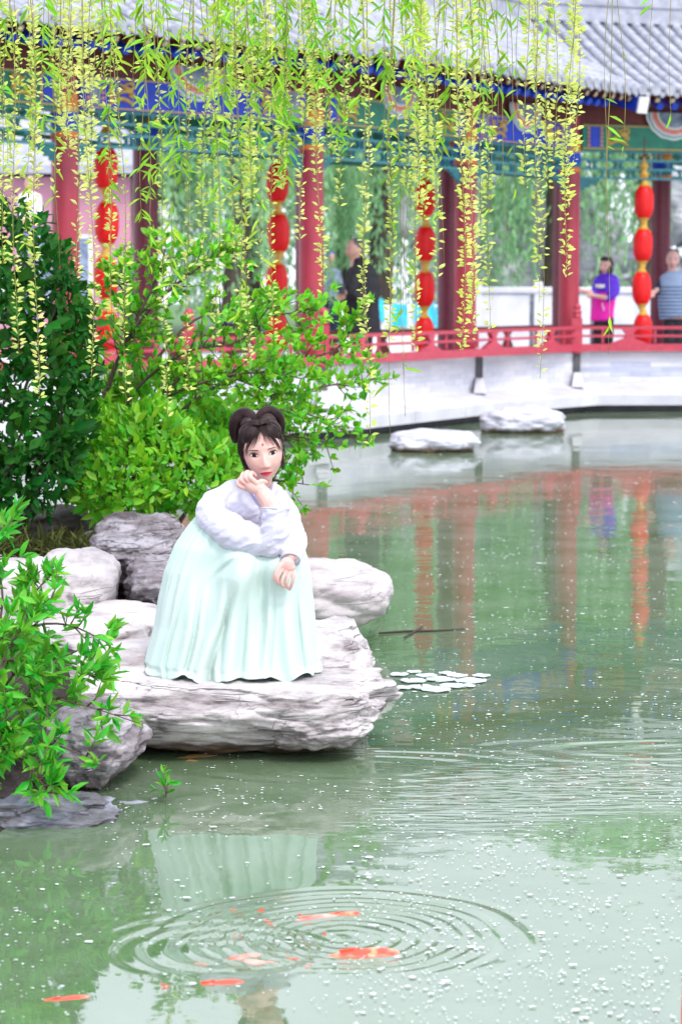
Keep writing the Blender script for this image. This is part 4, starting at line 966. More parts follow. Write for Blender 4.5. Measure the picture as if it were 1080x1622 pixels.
def strand(px, yb, Y, style, dens=1.0, sway=1.0, top=None):
    """one hanging branch; its tip is seen at (px, yb); style c catkins, l leaves, m mixed, b bare"""
    tip = W(px, yb, Y); zt = top or nr.uniform(3.9, 4.6); n = 26; lean = nr.uniform(-.10, .10)*sway
    pts = []; ph = nr.uniform(0, 6); ph2 = nr.uniform(0, 6)
    for i in range(n):
        f_ = i/(n-1); z = tip.z+(zt-tip.z)*f_
        pts.append(Vector((tip.x+lean*f_*f_*1.8+.030*sway*sin(ph+f_*6)*f_+.008*sin(ph2+f_*17), tip.y+.05*sin(ph2+f_*4)*f_, z)))
    b = MB(); b.tube(pts, [.0008+.0020*i/(n-1) for i in range(n)], 4)
    br = b.build('hanging_branch', twig_y, will, smooth=True)
    ztop_seen = 1.72+Y*.135; P = []; D = []; Nn = []; Ls = []; Ws = []; kind = []
    ln = min(ztop_seen, zt)-tip.z
    if style == 'b': cnt = int(ln*6)
    else: cnt = int(ln*(150 if style == 'c' else 72)*dens*.92*(1.5 if style == 'c' else 1))
    for q in range(cnt):
        f_ = nr.rand(); z = tip.z+ln*f_; g = (z-tip.z)/(zt-tip.z)*(n-1); i = min(int(g), n-2); p = pts[i].lerp(pts[i+1], g-i)
        # clumping along the twig
        if nr.rand() > .55+.45*sin(z*9+ph)*sin(z*23+ph2)+.35: continue
        a = nr.uniform(0, 2*pi)
        if style == 'c' or (style == 'm' and nr.rand() < .65):
            out = Vector((cos(a), sin(a), nr.uniform(-.15, .9))); off = .004
            P.append(tuple(p+Vector((cos(a), sin(a), 0))*off)); D.append(tuple(out)); Nn.append((sin(a), -cos(a)+.2, .4)); l_ = nr.uniform(.012, .034); Ls.append(l_); Ws.append(l_*.36); kind.append(0)
        else:
            out = Vector((cos(a)*.7, sin(a)*.7, nr.uniform(-1.1, -.1))); P.append(tuple(p)); D.append(tuple(out)); Nn.append((sin(a)*.5, -.8, .5)); l_ = nr.uniform(.035, .085); Ls.append(l_); Ws.append(l_*.165); kind.append(1)
    if P:
        V = leaf_arrays(np.array(P), np.array(D), np.array(Nn), np.array(Ls), np.array(Ws)); k2 = len(V)
        Fc = (LEAFF[None]+np.arange(k2)[:, None, None]*8).reshape(-1, 3); mi = np.repeat(1-np.array(kind), 8)
        me = np_mesh('leaf_spray', V.reshape(-1, 3)-np.array(WL[br.name]), Fc, [leaf_willow, leaf_catkin], True, mi)
        o = link('leaf_spray', me, br); o['kind'] = 'stuff'
# the strands that read singly: (px, y of tip, distance, style, density)
ST = [(27, 560, 8.6, 'c', 1.0), (60, 630, 8.7, 'c', 1.1), (8, 420, 9.0, 'c', 1.2), (45, 400, 9.1, 'm', 1.2), (88, 330, 9.3, 'm', 1), (110, 250, 9.6, 'c', 1.5), (125, 440, 8.8, 'c', .9), (140, 300, 9.8, 'c', 1.6),
      (148, 610, 8.9, 'c', .9), (100, 220, 9.9, 'c', 2), (118, 200, 9.2, 'm', 1.6), (180, 500, 9.5, 'c', .9), (200, 640, 9.4, 'c', .8), (176, 330, 9.0, 'l', .9), (225, 350, 8.7, 'l', 1.0), (240, 420, 8.9, 'l', .7), (262, 660, 9.7, 'c', .7),
      (275, 470, 9.2, 'l', .7), (285, 300, 9.0, 'l', 1), (300, 620, 9.6, 'c', .8), (322, 470, 9.8, 'c', .9), (330, 330, 9.3, 'm', 1.2), (352, 250, 9.0, 'l', 1.1), (345, 560, 10, 'c', .7), (372, 420, 9.6, 'c', 1.2), (385, 560, 9.3, 'm', 1.1), (392, 580, 9.5, 'c', .9),
      (400, 330, 9.2, 'c', 1.5), (415, 460, 9.0, 'm', 1.2), (430, 540, 9.4, 'c', 1.0), (448, 300, 9.6, 'c', 1.2), (455, 250, 9.1, 'l', 1.2), (470, 230, 9.4, 'm', 1.4), (478, 380, 9.0, 'c', 1.1), (500, 240, 9.2, 'c', 1.8), (508, 470, 9.1, 'c', 1.1), (515, 260, 9.5, 'm', 1.6),
      (530, 230, 9.3, 'l', 1.2), (578, 520, 8.8, 'c', .8), (555, 250, 9.6, 'm', 1.2), (540, 330, 9.8, 'c', .7), (583, 705, 8.8, 'c', .5), (607, 240, 9.2, 'l', 1.2), (618, 540, 9.6, 'c', .9), (630, 270, 9.0, 'm', 1.4), (645, 300, 9.3, 'c', 1.5), (655, 560, 9.2, 'c', 1.0),
      (662, 320, 8.9, 'c', 2.0), (672, 350, 9.1, 'c', 1.8), (680, 300, 9.4, 'm', 1.6), (690, 440, 9.0, 'c', 1.1), (650, 190, 8.8, 'l', 1.8), (700, 250, 9.5, 'l', .9), (715, 200, 9.2, 'l', .7), (732, 555, 8.8, 'c', 1.4), (745, 540, 8.9, 'c', 1.5), (738, 300, 9.1, 'c', 1.6), (755, 460, 9.4, 'c', .9), (765, 230, 9.0, 'l', 1.1), (775, 520, 9.3, 'c', .8), (785, 230, 9.3, 'm', 1.0),
      (800, 130, 9.0, 'm', .7), (832, 300, 8.9, 'c', 1.1), (850, 480, 9.2, 'c', .9), (856, 600, 9.3, 'c', .55), (865, 300, 9.1, 'c', 1.5), (878, 250, 9.0, 'c', 1.2), (893, 440, 8.8, 'c', 1.1), (902, 330, 8.9, 'c', 1.5), (912, 260, 9.1, 'c', 1.3), (845, 200, 9.3, 'm', 1.0), (820, 190, 9.1, 'l', .6),
      (500, 130, 8.9, 'l', 1.4), (540, 130, 9.2, 'm', 1.4), (575, 160, 9.0, 'l', 1.2), (610, 130, 9.4, 'l', 1.2), (430, 180, 9.3, 'l', 1.3), (395, 200, 8.8, 'l', 1.0), (310, 190, 9.5, 'm', 1.3), (360, 150, 9.2, 'l', 1.2), (265, 180, 9.2, 'l', 1.1), (250, 120, 9.0, 'l', 1.3), (215, 230, 9.5, 'm', 1.1), (190, 150, 9.2, 'l', 1.1),
      (160, 190, 9.0, 'm', 1.3), (70, 230, 8.8, 'l', 1.3), (30, 200, 9.3, 'm', 1.5), (10, 260, 8.9, 'l', 1.2), (-5, 330, 9.2, 'm', 1.4), (55, 300, 9.5, 'c', 1.4), (345, 340, 8.8, 'm', 1.1), (700, 120, 9.0, 'm', 1.0), (740, 150, 9.3, 'l', 1.1), (760, 120, 9.5, 'm', 1)]
for s_ in ST: strand(*s_)
for px, yb in ((620, 690), (640, 500), (700, 420), (725, 180), (780, 330), (800, 400), (815, 300), (955, 300), (960, 560), (1030, 170), (1062, 200), (990, 250), (870, 120), (640, 660), (636, 600), (92, 420), (300, 400)):
    strand(px, yb, nr.uniform(8.7, 9.6), 'b', sway=1.6)
for q in range(26):                     # lighter ones filling the canopy edge
    px = nr.choice([nr.uniform(-30, 520), nr.uniform(300, 700)]); strand(px, nr.uniform(60, 330) if px < 560 else nr.uniform(40, 240), nr.uniform(8.6, 10.4), nr.choice(['m', 'c', 'l']), nr.uniform(.8, 1.5))

# ------------------------------------------------------------ trees beyond the gallery
def far_willow(label, x, y, h, r, n, m=None):
    t = thing('willow_tree', label, 'tree', (x, y, ZG), 'willow trees beyond the gallery'); b = MB(); g = Vector((x, y, ZG))
    b.tube(spline([g, g+Vector((.1, 0, h*.3)), g+Vector((-.1, 0, h*.6)), g+Vector((0, 0, h*.85))], 8), [.28-.03*i for i in range(8)], 10)
    for q in range(9):
        a = q*.7+nr.rand(); b.tube(spline([g+Vector((0, 0, h*.5)), g+Vector((cos(a)*r*.4, sin(a)*r*.4, h*.85)), g+Vector((cos(a)*r*.85, sin(a)*r*.85, h*.92))], 6), [.08-.012*i for i in range(6)], 6)
    b.build('trunk', bark, t, smooth=True)
    P = []; D = []
    for q in range(n):
        a = nr.uniform(0, 2*pi); rr = r*sqrt(nr.rand()); top = h*(1-.30*(rr/r)**2)*nr.uniform(.86, 1.0); bot = nr.uniform(.5, 3.4) if rr > r*.4 else nr.uniform(1.6, 4)
        k_ = int((top-bot)*20); zz = nr.uniform(bot, top, k_); P.append(np.stack([x+cos(a)*rr+.05*nr.normal(size=k_), y+sin(a)*rr+.05*nr.normal(size=k_), ZG+zz], -1))
    P = np.vstack(P); k_ = len(P); D = unit(np.stack([nr.normal(size=k_)*.4, nr.normal(size=k_)*.4, -np.ones(k_)], -1)); Nn = unit(nr.normal(size=(k_, 3))+[0, -.5, .3])
    o = link('crown', leaves_mesh('crown', P, D, Nn, .13+.07*nr.rand(k_), .045+.02*nr.rand(k_), m or leaf_far, WL[t.name]), t); o['kind'] = 'stuff'
def far_tree(label, x, y, h, r, n, m=None, ls=.34):
    t = thing('broadleaf_tree', label, 'tree', (x, y, ZG), 'broadleaf trees behind the willows'); b = MB(); g = Vector((x, y, ZG))
    b.tube(spline([g, g+Vector((.1, 0, h*.3)), g+Vector((0, 0, h*.75))], 8), [.3-.03*i for i in range(8)], 10)
    P = []; U = []
    for q in range(13):
        u = unit(nr.normal(size=3)); c = np.array([x, y, ZG+h*.60])+u*np.array([r*.62, r*.62, h*.27]); cr_ = r*nr.uniform(.32, .52)
        b.tube([g+Vector((0, 0, h*.4)), Vector(c)], [.08, .02], 5)
        k_ = n//13; v = unit(nr.normal(size=(k_, 3))); P.append(c+v*cr_*(.55+.5*nr.rand(k_, 1))*np.array([1, 1, .8])); U.append(v)
    b.build('trunk', bark, t, smooth=True); P = np.vstack(P); U = np.vstack(U); k_ = len(P)
    D = unit(nr.normal(size=(k_, 3))+U*.5); Nn = unit(U+nr.normal(size=(k_, 3))*.5+[0, 0, .4])
    o = link('crown', leaves_mesh('crown', P, D, Nn, ls*(.7+.6*nr.rand(k_)), ls*.5*(.7+.6*nr.rand(k_)), m or leaf_far, WL[t.name]), t); o['kind'] = 'stuff'
far_willow('pale willow behind the man in black, filling the bay right of him', 2.0, 56, 11.5, 4.2, 170)
far_willow('pale willow left of the man in black, seen past his face', -2.0, 52, 11, 4.0, 170)
far_willow('small willow showing between the dark column pair and the next column', 4.2, 48.5, 9.5, 1.5, 70)
far_willow('thin willow hanging directly above the girl in pink', 6.0, 48, 8.5, .55, 22)
far_willow('willow seen over the striped woman at right edge', 9.6, 58, 13, 3.6, 140)
far_willow('willow in front of the pink walled building', -8.6, 50, 12, 3.2, 120)
far_willow('pale willow curtain right of the man in black, nearer than its neighbours', .7, 47, 9.5, 2.0, 110)
far_willow('pale willow curtain between the left lanterns and the middle column', -2.0, 45, 9.0, 1.7, 90)
far_willow('pale willow behind the right end of the rockery', 8.4, 49, 9.5, 1.3, 60)
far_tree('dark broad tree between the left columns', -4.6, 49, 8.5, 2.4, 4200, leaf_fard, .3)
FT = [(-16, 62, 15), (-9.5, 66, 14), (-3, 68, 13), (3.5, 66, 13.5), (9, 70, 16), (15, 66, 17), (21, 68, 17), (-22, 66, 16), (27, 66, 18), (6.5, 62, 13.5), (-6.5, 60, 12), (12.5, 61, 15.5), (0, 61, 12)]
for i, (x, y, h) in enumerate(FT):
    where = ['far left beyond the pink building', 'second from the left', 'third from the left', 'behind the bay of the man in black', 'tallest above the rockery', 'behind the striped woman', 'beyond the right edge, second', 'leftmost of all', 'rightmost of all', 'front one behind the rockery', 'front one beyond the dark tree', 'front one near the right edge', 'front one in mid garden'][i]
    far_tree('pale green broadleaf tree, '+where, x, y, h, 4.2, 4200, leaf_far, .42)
# ============================================================ people
skin = mat('skin', (.64, .41, .35), (.62, .34, .30), rough=.5, scale=22, bump=.0002, bscale=900, sss=.12, spec=.35, detail=3)
skin2 = mat('skin_tan', (.62, .38, .28), (.56, .32, .24), rough=.5, scale=14, detail=3)
lip_m = mat('lip', (.62, .02, .045), (.55, .02, .05), rough=.3); lip_pale = mat('pale_lip', (.5, .16, .14), rough=.45)
eye_w = mat('eye_white', (.78, .74, .72), rough=.25); iris_m = mat('iris', (.022, .009, .006), rough=.35, spec=.2); lash_m = mat('lash', (.025, .014, .012), rough=.6)
brow_m = mat('brow', (.10, .05, .035), (.14, .07, .05), rough=.8); mark_m = mat('forehead_mark', (.55, .06, .06), rough=.5)
hair_m = mat('dark_brown_hair', (.010, .005, .006), (.034, .011, .010), rough=.42, scale=60, spec=.35); hair_b = mat('black_hair', (.015, .013, .014), (.03, .025, .025), rough=.45, scale=30)
hair_g = mat('grey_hair', (.14, .13, .14), (.07, .065, .07), rough=.7, scale=60)
blouse_m = mat('white_blouse', (.60, .59, .68), (.56, .55, .65), rough=.7, scale=5, bump=.0012, bscale=120, sheen=.3, trans=.10)
lav_m = mat('lavender_trim', (.50, .42, .80), (.44, .36, .74), rough=.7)
skirt_m = mat('mint_skirt', (.54, .70, .63), (.60, .72, .67), rough=.65, scale=3, bump=.0008, bscale=160, sheen=.3, trans=.22)

NTH, NPH = 140, 110
def head_points():
    """unit head in metres: x right, f forward, z up; chin at z=-.120, crown .108"""
    ph = np.linspace(0, pi, NPH); th = np.linspace(0, 2*pi, NTH, endpoint=False)
    T, P_ = np.meshgrid(th, ph); sx, sf, sz = np.sin(P_)*np.cos(T), np.sin(P_)*np.sin(T), np.cos(P_)
    x = sx*.0775; f = sf*.092; z = sz*.1145-.0065
    low = np.clip((-z-.012)/.110, 0, 1)
    x = x*(1-.38*low**2.0); fr = sf > 0
    f = np.where(fr, f*(1-.10*low**2)+.010*low*np.exp(-(x/.03)**2), f*(1-.55*smoothstep(0, .9, low)))
    f = np.where(fr, f+.004*np.exp(-(z-.03)**2/.0016), f)
    g = lambda a, s: np.exp(-(a/s)**2)
    m = np.where(fr, 1.0, 0.0)*np.clip(sf*3, 0, 1)
    prof = smoothstep(.006, -.050, z)*smoothstep(-.0665, -.056, z)
    d = .0205*g(x, .0085+.004*smoothstep(-.02, -.055, z))*prof
    d += .0065*g(np.abs(x)-.0125, .0055)*g(z+.0565, .0065)
    d -= .0085*g(np.abs(x)-.0345, .017)*g(z+.008, .011)
    d += .0030*g(np.abs(x)-.034, .02)*g(z-.010, .006)
    d += .0055*g(np.abs(x)-.042, .020)*g(z+.050, .024)
    d += .0060*g(x, .020)*g(z+.0775, .0055)+.0062*g(x, .017)*g(z+.0875, .0055)-.0022*g(x, .024)*g(z+.0822, .0018)
    d -= .0030*g(x, .02)*g(z+.0975, .004)
    d += .0065*g(x, .018)*g(z+.112, .012)
    f = f+d*m
    return np.stack([x, f, z], -1)
HP = head_points()
HF = HP.reshape(-1, 3); HFR = HF[HF[:, 1] > .01]
def face_f(x, z):
    q = (HFR[:, 0]-x)**2+(HFR[:, 2]-z)**2; i = np.argpartition(q, 4)[:4]; w = 1/(q[i]+1e-8); return float((HFR[i, 1]*w).sum()/w.sum())
class Head:
    """places unit-head coordinates in the world"""
    def __init__(s, c, roll=0., yaw=0., pitch=0., scale=1.):
        s.M = Matrix.Translation(Vector(c)) @ Matrix.Rotation(roll, 4, 'Y') @ Matrix.Rotation(yaw, 4, 'Z') @ Matrix.Rotation(pitch, 4, 'X') @ Matrix.Scale(scale, 4); s.s = scale
    def p(s, x, f, z): return s.M @ Vector((x, -f, z))
    def surf(s, x, z, off=0.0): return s.p(x, face_f(x, z)+off, z)
    def mesh_into(s, mb):
        v = [s.p(*q) for q in HF]; fs = []
        for i in range(NPH-1):
            for j in range(NTH):
                k = (j+1) % NTH; fs.append((i*NTH+j, (i+1)*NTH+j, (i+1)*NTH+k, i*NTH+k))
        # poles are degenerate rings: fine for the voxel skin
        mb.add(v, fs)
        for sx in (-1, 1): mb.loft([[s.p(sx*(.066+dx), -.004+cos(a)*.017*r, -.022+sin(a)*.030*r) for a in np.linspace(0, 2*pi, 12, endpoint=False)] for dx, r in ((-.01, .7), (.004, .9), (.010, 1), (.013, .8))][::sx])
    def patch(s, mb, xs, lo, hi, bulge=.001, off=.0012, nz=5, cx=0.):
        rows = []
        for x in xs:
            z0, z1 = lo(x), hi(x); rows.append([s.surf(x+cx, z0+(z1-z0)*w, off+bulge*sin(pi*w)-(.0012 if w in (0, 1) else 0)) for w in np.linspace(0, 1, nz)])
        n = nz; v = [p for r in rows for p in r]; fs = [(i*n+j, i*n+j+1, (i+1)*n+j+1, (i+1)*n+j) for i in range(len(rows)-1) for j in range(n-1)]
        mb.add(v, fs)
    def features(s, person, lips=lip_m, detail=True, brow=brow_m):
        R_ = lambda cx, m: 1
        for sx in (-1, 1):
            cx, cz, hw = sx*.0350, -.0105, .0155
            top = lambda x: cz+.0078*(1-(x/hw)**2)**.75 if abs(x) < hw else cz
            # outer corner lifted a little
            tilt = lambda x: .0016*sx*x/hw
            TOP = lambda x: top(x)+tilt(x); BOT = lambda x: cz-.0052*(max(0, 1-(x/hw)**2))**.8+tilt(x)
            b = MB(); s.patch(b, np.linspace(-hw, hw, 15), BOT, TOP, .0016, .0022, 5, cx); e = b.build('eye', eye_w, person, smooth=True)
            r = .0078; b = MB(); s.patch(b, np.linspace(-r, r, 11), lambda x: max(BOT(x), cz-sqrt(max(0, r*r-x*x))), lambda x: min(TOP(x)+.0004, cz+.0006+sqrt(max(0, r*r-x*x))), .0014, .0040, 5, cx); b.build('iris', iris_m, e, smooth=True)
            if detail:
                b = MB(); s.patch(b, np.linspace(.0008, .0028, 4), lambda x: cz+.0018, lambda x: cz+.0038, .0, .0064, 2, cx); b.build('glint', eye_w, e)
                b = MB(); L0 = [s.surf(cx+x, TOP(x)+.0004, .0040) for x in np.linspace(-hw, hw*1.0, 13)]
                if sx < 0: L0 = L0[::-1]
                L0.append(s.surf(cx+sx*(hw+.0035), TOP(sx*hw)+.0022, .0025)); b.tube(L0, [.0007+.0009*sin(pi*min(1, i/11)) for i in range(len(L0))], 6)
                for q in range(9):                     # lashes
                    x = sx*(-.2+q*.14)*hw; p0 = s.surf(cx+x, TOP(x), .0045); b.tube([p0, p0+(s.p(x*.25, .004, .0032)-s.p(0, 0, 0))], [.0005, .0002], 3)
                b.tube([s.surf(cx+x, BOT(x), .0026) for x in np.linspace(-hw*.9, hw*.9, 9)], .00035, 4)
                b.build('eyelash', lash_m, e, smooth=True)
                b = MB(); b.tube([s.surf(cx+x, TOP(x)+.0042, .0010) for x in np.linspace(-hw*.85, hw*.95, 9)], .0007, 5); b.build('eyelid_crease', mat_crease, e, smooth=True)
            b = MB(); bx = np.linspace(-.017, .019, 13)
            zl = lambda x: .0075+.0028*sin((sx*x+.017)/.036*pi*.75); wd = lambda x: .0017*(1-max(0, (sx*x-.0)/.020)*.8)+.0002
            s.patch(b, [x if sx > 0 else -x for x in bx][::sx], lambda x: zl(x)-wd(x), lambda x: zl(x)+wd(x), .0006, .0016, 3, cx); b.build('eyebrow', brow, person, smooth=True)
        hwm = .0235; b = MB()
        cup = lambda x: .0012*cos(x/.0055*pi)*exp(-(x/.009)**2)
        s.patch(b, np.linspace(-hwm, hwm, 25), lambda x: -.0822+.0012*(x/hwm)**2, lambda x: -.0822+.0062*(1-(x/hwm)**2)**.9-cup(x), .0014, .0010, 5)
        s.patch(b, np.linspace(-hwm*.95, hwm*.95, 25), lambda x: -.0824-.0090*(1-(x/(hwm*.95))**2)**.8, lambda x: -.0826+.0012*(x/hwm)**2, .0022, .0010, 5)
        b.build('lips', lips, person, smooth=True)
        if detail:
            b = MB()
            for sx in (-1, 1):
                b.tube([s.surf(sx*.0045, -.0612, .0006), s.surf(sx*.0085, -.0605, .0006)], .0016, 6)
            b.build('nostril', mat_crease, person, smooth=True)
            b = MB(); b.tube([s.surf(x, -.0824+.0012*(x/hwm)**2, .0018) for x in np.linspace(-hwm, hwm, 13)], .0005, 4); b.build('mouth_line', mat_crease2, person, smooth=True)
mat_crease = mat('skin_crease', (.36, .17, .14), rough=.6); mat_crease2 = mat('mouth_crease', (.25, .01, .02), rough=.5)
def ellipsoid(mb, c, r, M=None, n=20, m=14):
    c = Vector(c); rings = []
    for i in range(m+1):
        a = pi*i/m; rr = max(sin(a), 1e-3); rings.append([Vector((cos(2*pi*j/n)*rr*r[0], sin(2*pi*j/n)*rr*r[1], cos(a)*r[2])) for j in range(n)])
    if M: rings = [[M @ p for p in q] for q in rings]
    mb.loft([[c+p for p in q] for q in rings][::-1])
def chain(mb, pts, rad, n=14, flat=1.0, up=None, sub=0):
    if sub:
        m = len(pts); P = spline(pts, sub); t = np.linspace(0, m-1, sub); rad = list(np.interp(t, range(m), rad)); pts = P
    mb.tube(pts, list(rad), n, flat, up); 
    for e in (0, -1): ellipsoid(mb, pts[e], (rad[e]*.97,)*3, n=12, m=8)

# ------------------------------------------------------------ the seated woman
YW = 9.0; sW = YW/F
P_ = lambda px, py, dy=0.0: W(px, py, YW+dy)
wm = thing('person', 'young woman in white blouse and long mint skirt, seated on rocks, chin on fist', 'person', tuple(P_(380, 1060, .05)))
hd = Head(P_(415.5, 711.5, -.03), roll=radians(-7.5), yaw=radians(4), pitch=radians(3), scale=1.0)
b = MB(); hd.mesh_into(b)
chain(b, [P_(414, 742, .015), P_(410, 775, .03), P_(402, 800, .05)], [.046, .043, .062], sub=8)
# torso and thighs, hidden under the clothes
b.tube(spline([P_(404, 785, .05), P_(392, 820, .05), P_(372, 870, .06), P_(345, 940, .09), P_(335, 1000, .10)], 12), list(np.interp(range(12), [0, 2, 5, 8, 11], [.05, .075, .09, .10, .10])), 18, .75, up=(0, 1, 0))
for (k0, k1) in (((400, 914, -.13), (392, 1045, -.12)), ((446, 922, -.10), (448, 1040, -.09))):
    chain(b, [P_(345, 985, .08), P_(*k0)], [.08, .046]); chain(b, [P_(*k0), P_(*k1)], [.045, .034]); chain(b, [P_(*k1), P_(k1[0]+8, k1[1]+6, -.18)], [.032, .022])
# right arm: shoulder, elbow on the knee, wrist up to the chin
chain(b, [P_(358, 805, .01), P_(380, 837, -.06), P_(430, 856, -.17)], [.036, .038, .036], sub=9)
chain(b, [P_(430, 856, -.17), P_(437, 828, -.185), P_(430, 802, -.175), P_(417, 782, -.155)], [.036, .040, .036, .030], sub=12)
# fist: palm, four curled fingers, thumb under the jaw
Mp = Matrix.Rotation(radians(28), 3, 'Y')
ellipsoid(b, P_(402, 771, -.145), (.040, .024, .026), Mp)
ellipsoid(b, P_(412, 776, -.150), (.030, .025, .026), Mp)
fing = [((407, 766), (396, 756), (399, 749)), ((401, 768), (389, 757), (392, 747.5)), ((396, 770), (382.5, 761), (386, 750)), ((392, 774), (378, 768), (381, 758))]
for q, (a, c, e) in enumerate(fing):
    dz = -.160+.006*q
    chain(b, [P_(a[0], a[1], dz), P_(c[0]+2, c[1]+1.5, dz-.004), P_(c[0], c[1]-2, dz+.002), P_(e[0], e[1], dz+.020), P_(e[0]+5, e[1]+4, dz+.036)], [.0105, .0100, .0098, .0092, .0082], n=10, sub=12)
chain(b, [P_(412, 772, -.150), P_(411, 764, -.158), P_(416, 762.5, -.145), P_(421, 764, -.125)], [.012, .0105, .0098, .0085], n=10, sub=9)
# left hand drooping over the knee
chain(b, [P_(440, 806, .01), P_(458, 838, -.07), P_(464, 860, -.14)], [.034, .032, .028], sub=7)
chain(b, [P_(464, 860, -.14), P_(461, 882, -.215)], [.028, .0225], sub=5)
ellipsoid(b, P_(455, 895, -.247), (.0280, .019, .030), Matrix.Rotation(radians(-14), 3, 'Y'))
ellipsoid(b, P_(456.5, 900, -.250), (.0275, .014, .014), Matrix.Rotation(radians(-10), 3, 'Y'))
for q, pts in enumerate((((446, 903), (440.5, 913), (439.5, 921), (442, 926)), ((453, 906), (447.5, 917), (446.5, 926), (449, 930)), ((460, 906.5), (455.5, 918), (454, 927), (455.5, 931)), ((466.5, 905), (465, 915), (462.5, 925), (459, 934)))):
    dd = [-.262, -.272, -.268, -.256]
    chain(b, [P_(p[0], p[1], dd[i]+.004*q) for i, p in enumerate(pts)], [.0074-.0005*(q == 3), .0069-.0005*(q == 3), .0064, .0055], n=10, sub=12)
chain(b, [P_(450, 891, -.250), P_(442, 899, -.262), P_(437.5, 909, -.268), P_(434.5, 918, -.262)], [.0125, .0110, .0095, .0078], n=10, sub=10)
body = link('body', rebase(remesh(b, .0024, 3, skin), wm), wm)
hd.features(wm)
b = MB()                       # red flower mark on the forehead
for a in range(5):
    an = 2*pi*a/5+pi/2; b.tube([hd.surf(.001+.0012*cos(an), .0275+.0012*sin(an), .0012), hd.surf(.001+.0040*cos(an), .0275+.0046*sin(an), .0012)], [.0009, .0014], 5)
b.build('forehead_mark', mark_m, wm, smooth=True)
# hair: a body of hair plus loose strands
hp = lambda x, f, z: hd.p(x, f, z)
b = MB(); Mh = hd.M.to_3x3()
def hell(x, f, z, r): ellipsoid(b, hp(x, f, z), (r[0], r[1], r[2]), Mh, 26, 18)
hell(0, -.022, .012, (.0815, .092, .104)); hell(-.055, -.012, .005, (.034, .05, .075)); hell(-.03, .01, .062, (.050, .068, .050)); hell(.032, .008, .062, (.046, .068, .048))
hell(-.066, .000, -.018, (.018, .030, .055)); hell(.060, -.004, -.005, (.020, .035, .060))
hm = remesh(b, .004, 3, hair_m)
def hairfold(V, N):
    n_ = np.sin(V[:, 0]*420+V[:, 2]*190+8*np.sin(V[:, 2]*40)); return V+N*(n_*.0006)[:, None]
link('hair', rebase(displace(hm, hairfold), wm), wm)
def bun(path, rad, name='hair_bun', turns=9):
    b = MB(); sp = spline(path, 26); rr = [rad*(.55+.45*sin(pi*min(1, max(0, (i+2)/27)))) for i in range(26)]
    b.tube(sp, rr, 20); ellipsoid(b, sp[0], (rr[0],)*3); ellipsoid(b, sp[-1], (rr[-1],)*3)
    # strands combed along the loop
    d = [(sp[min(i+1, 25)]-sp[max(i-1, 0)]).normalized() for i in range(26)]
    for q in range(54):
        a0 = 2*pi*q/54; tw = RND.uniform(.4, 1.0); L_ = []
        for i in range(26):
            u = d[i].cross(Vector((0, 1, 0))).normalized(); v = d[i].cross(u); a = a0+tw*i/25*1.2; L_.append(sp[i]+(u*cos(a)+v*sin(a))*rr[i]*(1.0+.012*sin(q*5.1)))
        b.tube(L_, .0013, 4)
    return b.build(name, hair_m, wm, smooth=True)
bun([P_(402, 668, -.035), P_(396, 658, -.03), P_(384, 656, -.02), P_(374, 665, -.02), P_(371, 681, -.01), P_(373, 697, .0)], .0235)
bun([P_(408, 664, -.015), P_(415, 653, -.01), P_(428, 649, .0), P_(440, 656, .0), P_(446, 670, .01), P_(446, 686, .02)], .0155)
hull = MB(); hull.v = [tuple(v.co+WL[wm.name]) for v in bpy.data.objects['hair'].data.vertices]; 
from mathutils.bvhtree import BVHTree
_hm = bpy.data.objects['hair'].data
bvh = BVHTree.FromPolygons(hull.v, [tuple(p.vertices) for p in _hm.polygons])
def combed(n, seed, r=.0010):
    """strands that lie on the hair, combed from the parting out and down"""
    R3 = random.Random(seed); b = MB()
    for q in range(n):
        sx = R3.choice((-1, 1)); u = R3.random(); f0 = .072-.15*u+R3.gauss(0, .003); end = R3.uniform(-.07, .0)
        sweep = R3.uniform(-.02, .02); L_ = []
        for i in range(16):
            a = i/15*R3.uniform(.98, 1.02)*1.75+.05; rr = .13
            p = hp(sx*sin(a)*rr, f0*(1-.25*i/15)-.012+sweep*i/15, .015+cos(a)*rr)
            loc, nor, _, _ = bvh.find_nearest(p)
            if loc is None: continue
            L_.append(loc+nor*R3.uniform(.0004, .0018))
        m_ = R3.randint(10, len(L_)); L_ = L_[:m_]
        if len(L_) > 4: b.tube(spline(L_, 20), [r*(1-.6*i/19) for i in range(20)], 4)
    return b.build('combed_strands', hair_m, wm, smooth=True)
combed(900, 3)
b = MB(); R6 = random.Random(6)                      # hair drawn over the brow on both sides of the parting
for q in range(620):
    sx = R6.choice((-1, 1)); u = R6.random(); w = R6.gauss(0, .003)
    g = [(sx*.002, .092-.035*u, .083+.03*u), (sx*.022, .100-.03*u, .083+.022*u), (sx*.050, .085-.03*u, .062+.025*u+w), (sx*.074, .050-.02*u, .030+.02*u+w), (sx*.084, .020, -.005+w)]
    L_ = []
    for p in spline([hp(*k) for k in g], 14):
        loc, nor, _, _ = bvh.find_nearest(p); L_.append(loc+nor*R6.uniform(.0006, .0020))
    sp = spline(L_[:R6.randint(9, 14)], 18); b.tube(sp, [.0010*(1-.6*i/17) for i in range(18)], 4)
b.build('front_hair', hair_m, wm, smooth=True)
b = MB(); R4 = random.Random(8)                      # flyaways
for q in range(70):
    a = R4.uniform(0, 2*pi); p = hp(cos(a)*.085, -.01+R4.uniform(-.03, .04), .02+sin(a)*.10); loc, nor, _, _ = bvh.find_nearest(p)
    t1 = Vector((R4.gauss(0, 1), R4.gauss(0, .5), R4.gauss(0, 1)-.4)).normalized(); l_ = R4.uniform(.02, .05)
    b.tube(spline([loc, loc+nor*.005+t1*l_*.4, loc+nor*.009+t1*l_], 7), [.00035*(1-.7*i/6) for i in range(7)], 3)
